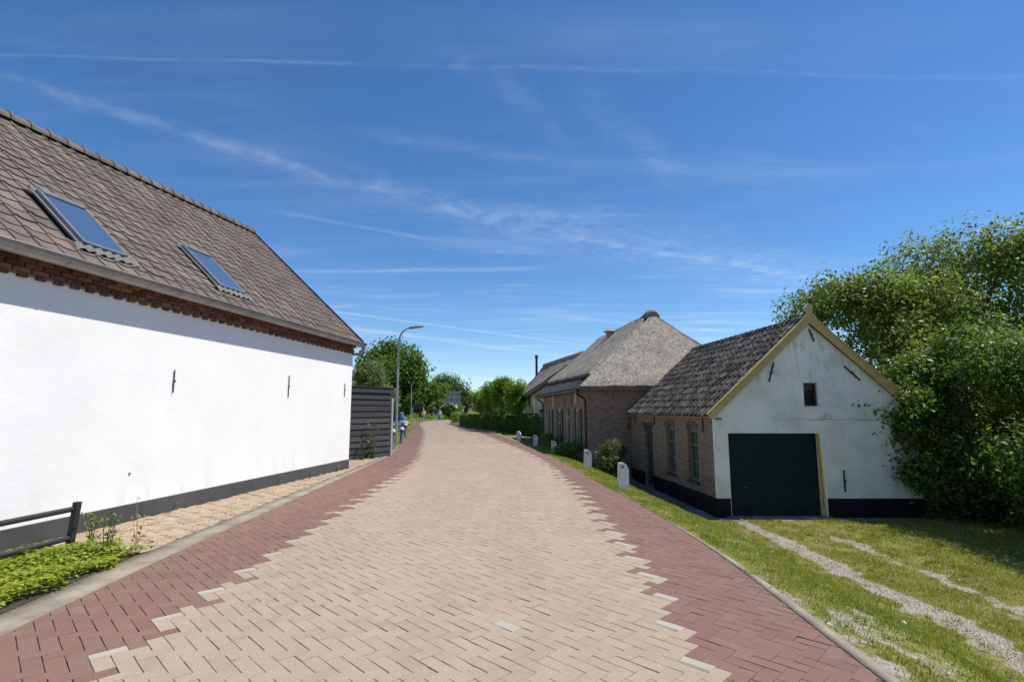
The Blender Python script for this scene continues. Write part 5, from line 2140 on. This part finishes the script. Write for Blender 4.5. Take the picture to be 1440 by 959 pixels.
mb.build('panel', simple('dark_solar_glass', (0.035, 0.035, 0.06), None, 0.3, bstr=0), sp_)
for sx in (-0.9, 0.9):
    mb = MB()
    mb.box((-15.6 + sx, 88.12, 1.0), (0.12, 0.12, 2.2))
    mb.build('leg', M['white_stone'], sp_)

# ------------------------------------------------------------------ trees and shrubs
# big tree behind the garage
bb = []
for (c_, rad_, n, br, sd_) in (((18.9, 21.3, 6.4), (2.9, 2.9, 2.6), 20, 1.25, 1), ((13.6, 20.6, 5.3), (2.0, 2.2, 1.9), 14, 1.0, 2), ((16.0, 21.0, 5.0), (2.4, 2.4, 2.2), 12, 1.2, 3), ((15.2, 19.0, 3.0), (3.2, 2.2, 2.0), 12, 1.2, 4), ((20.5, 19.5, 3.2), (4, 2.5, 2.6), 12, 1.4, 5), ((11.75, 20.4, 4.9), (0.8, 0.9, 0.6), 4, 0.45, 6), ((16.5, 18.2, 0.6), (5.5, 1.4, 1.6), 26, 1.1, 7)):
    bb += crown_blobs(c_, rad_, n, br, sd_, lower=-0.7)
tree('broad_tree', (17.2, 21.5, -1.0), bb, 'large dense green tree behind the garage gable', 'tree', M['leaf_big'], 80000, 0.098, 0.32, (17.0, 21.5, 3.4), per=7, twig=0.16, aspect=0.42, nl=16, seed=11, shell=0.5)
# leaning ash bush in front, right edge
bb = []
for (c_, rad_, n, br, sd_) in (((12.5, 14.0, 1.7), (3.0, 2.0, 2.1), 22, 0.85, 21), ((10.35, 13.4, 0.9), (1.05, 0.9, 1.8), 14, 0.5, 22), ((12.2, 13.0, -0.2), (2.4, 1.2, 1.1), 14, 0.65, 23), ((14.8, 14.0, 1.2), (2.6, 2.0, 2.2), 14, 0.95, 24), ((12.9, 14.8, -0.2), (3.4, 1.0, 1.2), 18, 0.7, 25)):
    bb += crown_blobs(c_, rad_, n, br, sd_, lower=-0.8)
tree('ash_bush', (12.6, 14.4, -1.1), bb, 'dark leafy ash bush crowding the garage right corner, branches to the ground', 'bush', M['leaf_bush'], 105000, 0.076, 0.12, (12.4, 14.2, 1.2), per=8, twig=0.10, aspect=0.36, nl=18, seed=12, shell=0.45, up=0.6)

bb = []
for (c_, rad_, n, br, sd_) in (((11.8, 10.4, 1.6), (2.1, 2.3, 2.3), 22, 0.8, 26), ((11.4, 10.2, -0.2), (1.5, 1.9, 1.0), 12, 0.6, 27)):
    bb += crown_blobs(c_, rad_, n, br, sd_, lower=-0.8)
tree('ash_bush', (12.2, 10.6, -1.1), bb, 'nearer ash bush cut off by the right picture edge, shading the lawn', 'bush', M['leaf_bush'], 36000, 0.068, 0.12, (12.0, 10.6, 1.2), per=8, twig=0.10, aspect=0.36, nl=14, seed=17, shell=0.45, up=0.6)
# far trees over the road end
bb = crown_blobs((-21.3, 96, 8.2), (6.6, 6, 5.2), 34, 2.5, 31, lower=-0.9)
bb += crown_blobs((-17.0, 95, 4.2), (4.5, 4, 3.0), 14, 1.9, 32, lower=-0.9)
tree('broad_tree', (-21.0, 96, 0), bb, 'tall round green tree at the far end of the road', 'tree', M['leaf_far'], 22000, 0.34, 0.5, (-21, 96, 6), per=6, twig=0.5, seed=13, nl=10)
bb = crown_blobs((-19.2, 70, 5.2), (3.0, 3, 2.6), 15, 1.1, 33, lower=-0.8)
bb += crown_blobs((-17.0, 70, 3.2), (2.0, 2, 1.6), 8, 0.9, 34, lower=-0.8)
tree('pale_tree', (-19.0, 70, 0), bb, 'loose pale leaved tree behind the black fence, left of the round tree', 'tree', M['leaf_pale'], 7500, 0.20, 0.22, (-19, 70, 3.5), per=6, twig=0.3, seed=14, nl=9)
bb = crown_blobs((-14.6, 122, 5.2), (5.5, 4, 5.0), 24, 2.0, 35, lower=-0.9) + crown_blobs((-9.2, 122, 3.2), (4.0, 4, 3.0), 14, 1.6, 36, lower=-0.9)
tree('willow_tree', (-13.5, 122, 0), bb, 'grey green tree behind the solar panelled roof', 'tree', M['leaf_poplar'], 12000, 0.34, 0.3, (-13.5, 122, 5), per=6, twig=0.5, seed=15, aspect=0.3)
for i, (x, y, h, w_, lab) in enumerate(((-34, 110, 8, 8, 'dark tree far behind the white house and fence'), (4, 150, 2.2, 12, 'low distant tree row behind the pleached trees'), (-32, 160, 6, 16, 'distant woodland edge behind the round tree'), (26, 120, 6, 14, 'distant trees behind the thatched cottage'))):
    bb = crown_blobs((x, y, h * 0.5), (w_, 5, h * 0.5), 30, 2.0, 40 + i, lower=-0.9)
    tree('far_tree', (x, y, 0), bb, lab, 'tree', M['leaf_poplar'] if i % 2 else M['leaf_far'], 9000, 0.42, 0.35, (x, y, h * 0.5), per=6, twig=0.6, seed=50 + i, group='far trees')
# flowering elder behind the walkers
bb = crown_blobs((-11.6, 92, 1.6), (2.6, 2, 1.5), 14, 0.8, 61, lower=-0.9)
el = tree('elder_bush', (-11.6, 92, 0), bb, 'elder bush with white flower heads behind the right walker', 'bush', M['leaf_far'], 4500, 0.17, 0.08, (-11.6, 92, 1.2), per=6, twig=0.2, seed=62)
C_, d_ = blob_points(bb, 900, 0.95, 0.12, 9, np.random.default_rng(63))
d_[:, 2] = abs(d_[:, 2])
V, F = leaves(C_, d_, 0.12, 0.8, 1.2, 0.4)
np_mesh('blossom', V, F, M['flower_white'], el)


def hedge(name, corners, h, label, n, leafmat=None, size=0.06, z0=0.0, bumpy=0.08):
    """clipped hedge along a path: (x, y, half width)"""
    root = empty(name, (corners[0][0], corners[0][1], z0))
    tag(root, label, 'hedge')
    rr = np.random.default_rng(len(label))
    P = np.array(corners, float)
    seg = np.hypot(*(P[1:, :2] - P[:-1, :2]).T)
    cum = np.concatenate([[0], np.cumsum(seg)])
    s_ = rr.uniform(-0.3, cum[-1] + 0.3, n)
    sc_ = np.clip(s_, 0, cum[-1])
    x = np.interp(sc_, cum, P[:, 0])
    y = np.interp(sc_, cum, P[:, 1])
    hw = np.interp(sc_, cum, P[:, 2])
    k = np.clip(np.searchsorted(cum, sc_, side='right') - 1, 0, len(seg) - 1)
    t = (P[k + 1, :2] - P[k, :2]) / seg[k][:, None]
    nn = np.stack([t[:, 1], -t[:, 0]], 1)
    # points over the faces of the clipped body
    m_ = rr.random(n)
    a = np.where(m_ < 0.36, 1.0, np.where(m_ < 0.6, -1.0, rr.uniform(-1, 1, n)))
    zz_ = np.where(m_ < 0.6, rr.uniform(0.02, 1, n), 1.0)
    endm = m_ > 0.9
    zz_ = np.where(endm, rr.uniform(0, 1, n), zz_)
    sn = np.where(endm, np.where(rr.random(n) < 0.5, -0.25, cum[-1] + 0.25), s_)
    over = sn - np.clip(sn, 0, cum[-1])
    depth = 1 - abs(rr.normal(0, bumpy, n))
    wav = 1 + 0.06 * np.sin(s_ * 3.1) + 0.05 * np.sin(s_ * 7.3 + 1)
    C_ = np.stack([x + nn[:, 0] * a * hw * depth + t[:, 0] * over, y + nn[:, 1] * a * hw * depth + t[:, 1] * over, z0 + zz_ * h * wav * (1 - abs(rr.normal(0, bumpy * 0.4, n)))], 1)
    N_ = np.stack([nn[:, 0] * a, nn[:, 1] * a, np.where(zz_ > 0.98, 1.5, 0.1)], 1)
    V, F = leaves(C_, N_, size, 0.5, 0.3, 0.7, 0.2, rr)
    np_mesh('foliage', V, F, leafmat or M['leaf_hedge'], root)
    mb = MB()
    for i in range(int(cum[-1] / 0.5)):
        sx = float(np.interp(i * 0.5 + 0.25, cum, P[:, 0]))
        sy = float(np.interp(i * 0.5 + 0.25, cum, P[:, 1]))
        limb(mb, (sx, sy, z0 - 0.1), (sx + random.uniform(-.2, .2), sy + random.uniform(-.2, .2), z0 + h * 0.85), 0.03, 0.01, 0.1, 4, i, 5)
        for j in range(3):
            limb(mb, (sx, sy, z0 + h * (0.15 + 0.2 * j)), (sx + random.uniform(-.35, .35), sy + random.uniform(-.35, .35), z0 + h * (0.5 + 0.2 * j)), 0.015, 0.006, 0.1, 3, i * 7 + j, 4)
    mb.build('stems', M['bark'], root)
    return root


hedge('clipped_hedge', [(0.9, 38.6, 0.55), (-0.6, 41.2, 0.55), (-3.0, 48.5, 0.6), (-5.0, 57.0, 0.6)], 1.12, 'long clipped hedge under the pleached trees beside the road bend', 38000, size=0.07)
hedge('clipped_hedge', [(0.95, 36.4, 0.45), (1.4, 35.6, 0.45), (2.3, 33.2, 0.45)], 1.30, 'darker clipped hedge between pleached trees and the brick barn', 16000, size=0.07)
bb = crown_blobs((-5.6, 59.5, 0.5), (1.3, 1.3, 0.6), 8, 0.45, 71, lower=-0.3)
tree('round_bush', (-5.6, 59.5, 0), bb, 'rounded bush at the far tip of the clipped hedge', 'bush', M['leaf_lime'], 2500, 0.09, 0.05, (-5.6, 59.5, 0.5), per=5, twig=0.12, seed=72)


def pleached(x, y, h, label, sd_, w_=1.0):
    bb = []
    rr = np.random.default_rng(sd_)
    for i in range(16):
        bb.append((x + rr.uniform(-0.55, 0.55) * w_, y + rr.uniform(-0.8, 0.8), 1.85 + (h - 2.25) * rr.uniform(0, 1), 0.44, 0.44, 0.46))
    tree('pleached_tree', (x, y, 0), bb, label, 'tree', M['leaf_lime'], 6500, 0.085, 0.075, (x, y, h * 0.62), group='pleached trees above the hedge', per=5, twig=0.10, seed=sd_, nl=9, shell=0.6)


for i, (x, y, h, lab) in enumerate(((0.20, 39.0, 4.2, 'nearest pleached tree, tallest, at the right end of the row'), (-0.85, 41.5, 4.2, 'pleached tree second from the right in the row'), (-1.6, 44.2, 4.0, 'middle pleached tree of the row above the hedge'),
                                    (-2.3, 47.0, 3.75, 'pleached tree second from the left in the row'), (-3.0, 50.0, 3.5, 'farthest pleached tree, at the left end of the row'))):
    pleached(x, y, h, lab, 80 + i)

# shrubs by the barn
zb = terrain_pt(3.3, 18.6)
bb = crown_blobs((3.45, 18.9, zb + 0.62), (0.62, 0.6, 0.55), 14, 0.26, 91, lower=-0.9)
tree('round_shrub', (3.45, 18.9, zb), bb, 'round grey green shrub below the arched barn window', 'shrub', M['leaf_shrub'], 9000, 0.035, 0.035, (3.45, 18.9, zb + 0.5), per=5, twig=0.06, seed=92, nl=12, aspect=0.35)
zb = terrain_pt(2.15, 21.9)
bb = crown_blobs((2.2, 21.6, zb + 0.2), (0.5, 0.7, 0.3), 9, 0.2, 93, lower=-0.3)
tree('low_shrub', (2.2, 21.6, zb), bb, 'low yellow green shrub beside the third stone marker', 'shrub', M['leaf_lemon'], 4500, 0.035, 0.02, (2.2, 21.6, zb + 0.2), per=5, twig=0.06, seed=94, nl=6)
zb = terrain_pt(1.6, 26.5)
bb = crown_blobs((1.65, 26.6, zb + 0.2), (0.4, 0.9, 0.3), 7, 0.22, 95, lower=-0.3)
tree('low_shrub', (1.65, 26.6, zb), bb, 'low dark plant in the shade against the barn wall', 'shrub', M['leaf_lime'], 2500, 0.045, 0.02, (1.65, 26.6, zb + 0.2), per=5, twig=0.06, seed=96, nl=6)


def weed(x, y, h, label, n=40, leafmat=None, dry=0.0, seed=1, name='tall_weed', spread=0.25, stems=4):
    z = terrain_pt(x, y) if x > -3 else 0.0
    root = empty(name, (x, y, z))
    tag(root, label, 'weed')
    rr = random.Random(seed)
    mb = MB()
    Cs, Ns = [], []
    for s_ in range(stems):
        an = rr.uniform(0, 6.28)
        hh = h * rr.uniform(0.6, 1.0)
        top = Vector((x + math.cos(an) * spread * h * 0.6, y + math.sin(an) * spread * h * 0.6, z + hh))
        base = Vector((x + rr.uniform(-.03, .03), y + rr.uniform(-.03, .03), z - 0.03))
        limb(mb, base, top, 0.006, 0.002, 0.06, 5, seed * 13 + s_, 5)
        for k in range(n // stems):
            t = rr.uniform(0.05, 1.0) ** (0.8 if dry else 1.2)
            p = base + (top - base) * t
            Cs.append((p.x + rr.gauss(0, 0.05 * h), p.y + rr.gauss(0, 0.05 * h), p.z + rr.gauss(0, 0.02)))
            Ns.append((0, 0, 1))
    mb.build('stem', M['straw'] if dry else M['leaf_weed'], root)
    V, F = leaves(np.array(Cs), np.array(Ns, float), 0.035 * h + 0.012, 0.35, 0.3, 0.8, 0.2, np.random.default_rng(seed))
    np_mesh('leaves', V, F, leafmat or M['leaf_weed'], root)
    return root


weed(-4.62, 6.25, 0.52, 'leafy weed standing at the tip of the ground cover', 110, seed=3, stems=5)
weed(-4.45, 6.5, 0.62, 'thin dry seed stalk beside the leafy weed', 26, M['straw'], 1.0, 4, 'dry_weed', stems=4)
weed(-5.2, 6.75, 0.45, 'climbing weed at the railing post', 120, M['leaf_ivy'], seed=5, stems=6)
weed(-4.78, 18.35, 1.25, 'tall weed growing against the black fence', 220, seed=6, stems=7)
weed(-5.0, 17.9, 0.85, 'dark dry weed left of the tall weed at the fence', 120, M['leaf_hedge'], seed=7, stems=6)
for i, (x, y, h, lab) in enumerate(((-4.98, 13.3, 0.16, 'small weed by the plinth near the far corner'), (-5.15, 11.9, 0.13, 'tiny weed by the plinth under the middle wall anchor'), (-5.62, 9.0, 0.15, 'tiny weed by the plinth nearest the railing'), (-4.75, 14.7, 0.20, 'small dry weed at the far house corner'))):
    weed(x, y, h, lab, 40, M['leaf_weed'] if i < 3 else M['straw'], 1.0, 20 + i, 'small_weed', 0.8, 5)

# ------------------------------------------------------------------ ground cover and grass (uncountable)


def scatter(n, x0, x1, y0, y1, ok, r=rng):
    X = r.uniform(x0, x1, n)
    Y = r.uniform(y0, y1, n)
    m_ = ok(X, Y)
    return X[m_], Y[m_]


def bed_ok(X, Y):
    d1, _ = edge_dist(LE, X, Y)
    lim = -np.interp(Y, [2, 4.5, 6, 11], [0.36, 0.42, 0.40, 0.34])
    top = 6.62 - 0.36 * np.abs(X + 5.0)
    return (d1 < lim + 0.07 + 0.05 * np.sin(Y * 9)) & (X > -5.62) & (Y < top + 0.10 * np.sin(X * 13))


X, Y = scatter(19000, -5.8, -3.9, 2.5, 6.9, bed_ok)
hn = vnoise(X, Y, 1.8, 4)
Z = 0.015 + np.clip(rng.random(len(X)) ** 0.6 * (0.10 + 0.07 * hn), 0.01, 0.25)
V, F = leaves(np.stack([X, Y, Z], 1), np.tile([0, 0, 1.0], (len(X), 1)), 0.030, 0.55, 0.9, 0.45, 0.18)
gc = np_mesh('ground_cover', V, F, M['leaf_ivy'])
tag(gc, 'bright yellow green ground cover between railing and gutter strip', 'ground cover', kind='stuff')
V, F = [], []
mb = MB()
mb.face([(-5.7, 1.5, 0.012), (-4.0, 1.5, 0.012), (-4.14, 4.5, 0.012), (-4.30, 6.35, 0.012), (-5.05, 6.62, 0.012), (-5.7, 6.40, 0.012)])
sb = mb.build('bed_soil', simple('dark_bed_soil', (0.055, 0.045, 0.028), (0.03, 0.026, 0.018), 0.95, 12, bstr=0.8, bscale=30))
tag(sb, 'dark soil under the bright ground cover', 'soil', kind='structure')


def verge_ok(X, Y):
    d1, _ = edge_dist(LE, X, Y)
    fs = (X + 4.47) * 1.8 - (Y - 19.4) * 1.03
    return (d1 < -0.05) & (d1 > -2.6) & (fs < -0.2)


X, Y = scatter(26000, -11.5, -4.2, 19.3, 46, verge_ok)
d1, _ = edge_dist(LE, X, Y)
hh = (0.10 + 0.55 * sstep(0.1, 1.0, -d1)) * (0.75 + 0.5 * vnoise(X, Y, 0.8, 2)) * sstep(19.4, 24, Y)
Z = np.clip(rng.random(len(X)) ** 0.7 * hh, 0.01, 1.1)
V, F = leaves(np.stack([X, Y, Z], 1), np.tile([0.2, -0.4, 1.0], (len(X), 1)), 0.055, 0.4, 0.5, 0.8, 0.2)
vg = np_mesh('verge_weeds', V, F, M['leaf_lime'])
tag(vg, 'mixed weeds on the left verge around bollards and lamp', 'weeds', kind='stuff')


def far_ok(X, Y):
    d1, _ = edge_dist(LE, X, Y)
    return (d1 < -0.1) & (d1 > -14)


X, Y = scatter(30000, -32, 6, 52, 108, far_ok)
d1, _ = edge_dist(LE, X, Y)
Z = rng.random(len(X)) * (0.25 + 0.5 * sstep(1, 6, -d1)) * (0.8 + 0.6 * vnoise(X, Y, 0.3, 2))
V, F = leaves(np.stack([X, Y, np.clip(Z, 0.02, 2)], 1), np.tile([0, -0.3, 1.0], (len(X), 1)), 0.16, 0.3, 0.6, 0.8, 0.2)
fg = np_mesh('far_grass', V, F, M['leaf_lemon'])
tag(fg, 'tall sunlit grass beyond the far bend', 'grass', kind='stuff')


def lawn_ok(X, Y):
    d1, _ = edge_dist(RE, X, Y)
    edge = np.interp(Y, [5, 7.5, 9], [0.12, 0.06, -0.02]) + 0.06 * np.sin(Y * 2.1) + 0.05 * np.sin(Y * 5.3) + 0.03 * np.sin(Y * 13)
    gar_in = (Y > 13.35) & (X > 5.11 - 0.068 * (Y - 13.5) - 0.30)
    barn_in = (Y > 20.7) & (X > 3.0 - 0.107 * (Y - 20.85) - 0.1)
    return (d1 > edge) & ~gar_in & ~barn_in


def blades(X, Y, h, wdt):
    n = len(X)
    Z = terrain_z(X, Y)
    an = rng.uniform(0, 6.28, n)
    ln = rng.uniform(0.1, 0.9, n) * h
    hh = h * rng.uniform(0.55, 1.25, n)
    dx, dy = np.cos(an), np.sin(an)
    an2 = rng.uniform(0, 6.28, n)
    lx, ly = np.cos(an2) * ln, np.sin(an2) * ln
    b1 = np.stack([X + dx * wdt, Y + dy * wdt, Z - 0.01], 1)
    b2 = np.stack([X - dx * wdt, Y - dy * wdt, Z - 0.01], 1)
    tp = np.stack([X + lx, Y + ly, Z + hh], 1)
    V = np.stack([b1, b2, tp], 1).reshape(-1, 3)
    return V, np.arange(3 * n).reshape(n, 3)


parts = []
for (n, y0, y1, x0, x1, h, wd_) in ((150000, 2.6, 9.0, 2.2, 9.5, 0.031, 0.0048), (75000, 9.0, 13.4, 1.9, 13.0, 0.038, 0.007), (42000, 13.4, 24.5, 0.8, 5.2, 0.05, 0.010)):
    X, Y = scatter(n, x0, x1, y0, y1, lawn_ok)
    tk = trackness(X, Y)
    m_ = rng.random(len(X)) > np.clip((tk - 0.22) * 2.4, 0, 0.96)
    patch = vnoise(X, Y, 1.4, 6)
    m_ &= rng.random(len(X)) < np.clip(0.85 + 0.9 * patch, 0.30, 1.0)
    X, Y, patch = X[m_], Y[m_], patch[m_]
    hs = h * np.clip(1.0 + 0.7 * patch, 0.5, 1.6)
    parts.append(blades(X, Y, hs, wd_))
    if y0 < 9.5:
        # longer tufts
        X2, Y2 = scatter(260, x0, x1, y0, y1, lawn_ok)
        X2, Y2 = np.repeat(X2, 26) + rng.normal(0, 0.035, len(X2) * 26), np.repeat(Y2, 26) + rng.normal(0, 0.035, len(Y2) * 26)
        ok_ = lawn_ok(X2, Y2)
        parts.append(blades(X2[ok_], Y2[ok_], np.full(ok_.sum(), h * 1.7), wd_))
off = 0
VV, FF = [], []
for V, F in parts:
    VV.append(V)
    FF.append(F + off)
    off += len(V)
gr = np_mesh('lawn_grass', np.concatenate(VV), np.concatenate(FF), M['grass'])
tag(gr, 'short sunlit grass on the dyke slope and driveway', 'grass', kind='stuff')

# loose stones on the worn wheel tracks and along the kerb
X, Y = scatter(60000, 2.2, 9.0, 2.6, 13.2, lawn_ok)
tk = trackness(X, Y)
m_ = rng.random(len(X)) < np.clip((tk - 0.35) * 0.5, 0, 0.30)
X, Y = X[m_], Y[m_]
Z = terrain_z(X, Y)
n = len(X)
r_ = rng.uniform(0.004, 0.013, n)
dirs = np.array([(1, 0, 0), (0, 1, 0), (-1, 0, 0), (0, -1, 0), (0, 0, 0.7), (0, 0, -0.5)])
an = rng.uniform(0, 6.28, n)
V = []
for d in dirs:
    q_ = np.stack([d[0] * np.cos(an) - d[1] * np.sin(an), d[0] * np.sin(an) + d[1] * np.cos(an), np.full(n, d[2])], 1) * (r_ * rng.uniform(0.7, 1.2, n))[:, None]
    V.append(np.stack([X, Y, Z + 0.010], 1) + q_)
V = np.stack(V, 1).reshape(-1, 3)
T = np.array([(0, 1, 4), (1, 2, 4), (2, 3, 4), (3, 0, 4), (1, 0, 5), (2, 1, 5), (3, 2, 5), (0, 3, 5)])
F = (np.arange(n)[:, None, None] * 6 + T[None]).reshape(-1, 3)
ls = np_mesh('loose_stones', V, F, simple('loose_stone', (0.36, 0.33, 0.29), (0.22, 0.20, 0.17), 0.9, 20, island=0.4, bstr=0))
tag(ls, 'small loose stones scattered on the gravel wheel tracks', 'gravel', kind='stuff')
# blown sand, dry bits and moss along the gutter and the wall foot
X, Y = scatter(9000, -6.3, -3.9, 4.5, 17.5, lambda X, Y: (edge_dist(LE, X, Y)[0] < -0.05) & ((X - HC[0]) * HN[0] + (Y - HC[1]) * HN[1] > 0.02))
d1 = -edge_dist(LE, X, Y)[0]
lim = np.interp(Y, [2, 4.5, 6, 11, 17, 20], [0.34, 0.40, 0.36, 0.30, 0.16, 0.12])
wd = (X - HC[0]) * HN[0] + (Y - HC[1]) * HN[1]
pr_ = 0.05 + 0.5 * np.exp(-((d1 - lim - 0.05) / 0.10) ** 2) + 0.6 * np.exp(-(wd / 0.09) ** 2)
m_ = (rng.random(len(X)) < pr_) & (vnoise(X, Y, 1.6, 12) > -0.12)
X, Y = X[m_], Y[m_]
V, F = leaves(np.stack([X, Y, np.full(len(X), 0.012)], 1), np.tile([0, 0, 1.0], (len(X), 1)), 0.014, 0.4, 0.8, 0.35, 0.25)
dl_ = np_mesh('dry_litter', V, F, foliage('dry_litter_mix', [(0.20, 0.13, 0.05), (0.30, 0.22, 0.09), (0.13, 0.13, 0.03), (0.40, 0.32, 0.16)], rough=0.8, trans=0.1, spec=0.2))
tag(dl_, 'dry leaf litter and moss along the wall foot and gutter', 'litter', kind='stuff')

# broad-leaved weeds in the turf
X, Y = scatter(420, 2.3, 9.0, 2.8, 13.2, lawn_ok)
n = len(X)
X, Y = np.repeat(X, 9) + rng.normal(0, 0.035, n * 9), np.repeat(Y, 9) + rng.normal(0, 0.035, n * 9)
ok_ = lawn_ok(X, Y)
X, Y = X[ok_], Y[ok_]
Z = terrain_z(X, Y) + rng.uniform(0.012, 0.05, len(X))
V, F = leaves(np.stack([X, Y, Z], 1), np.tile([0, 0, 1.0], (len(X), 1)), 0.022, 0.38, 0.7, 0.5, 0.2)
lw = np_mesh('lawn_weeds', V, F, foliage('plantain_leaves', [(0.06, 0.12, 0.02), (0.11, 0.18, 0.025), (0.18, 0.23, 0.05)]))
tag(lw, 'small broad leaved weeds dotted through the turf', 'weeds', kind='stuff')
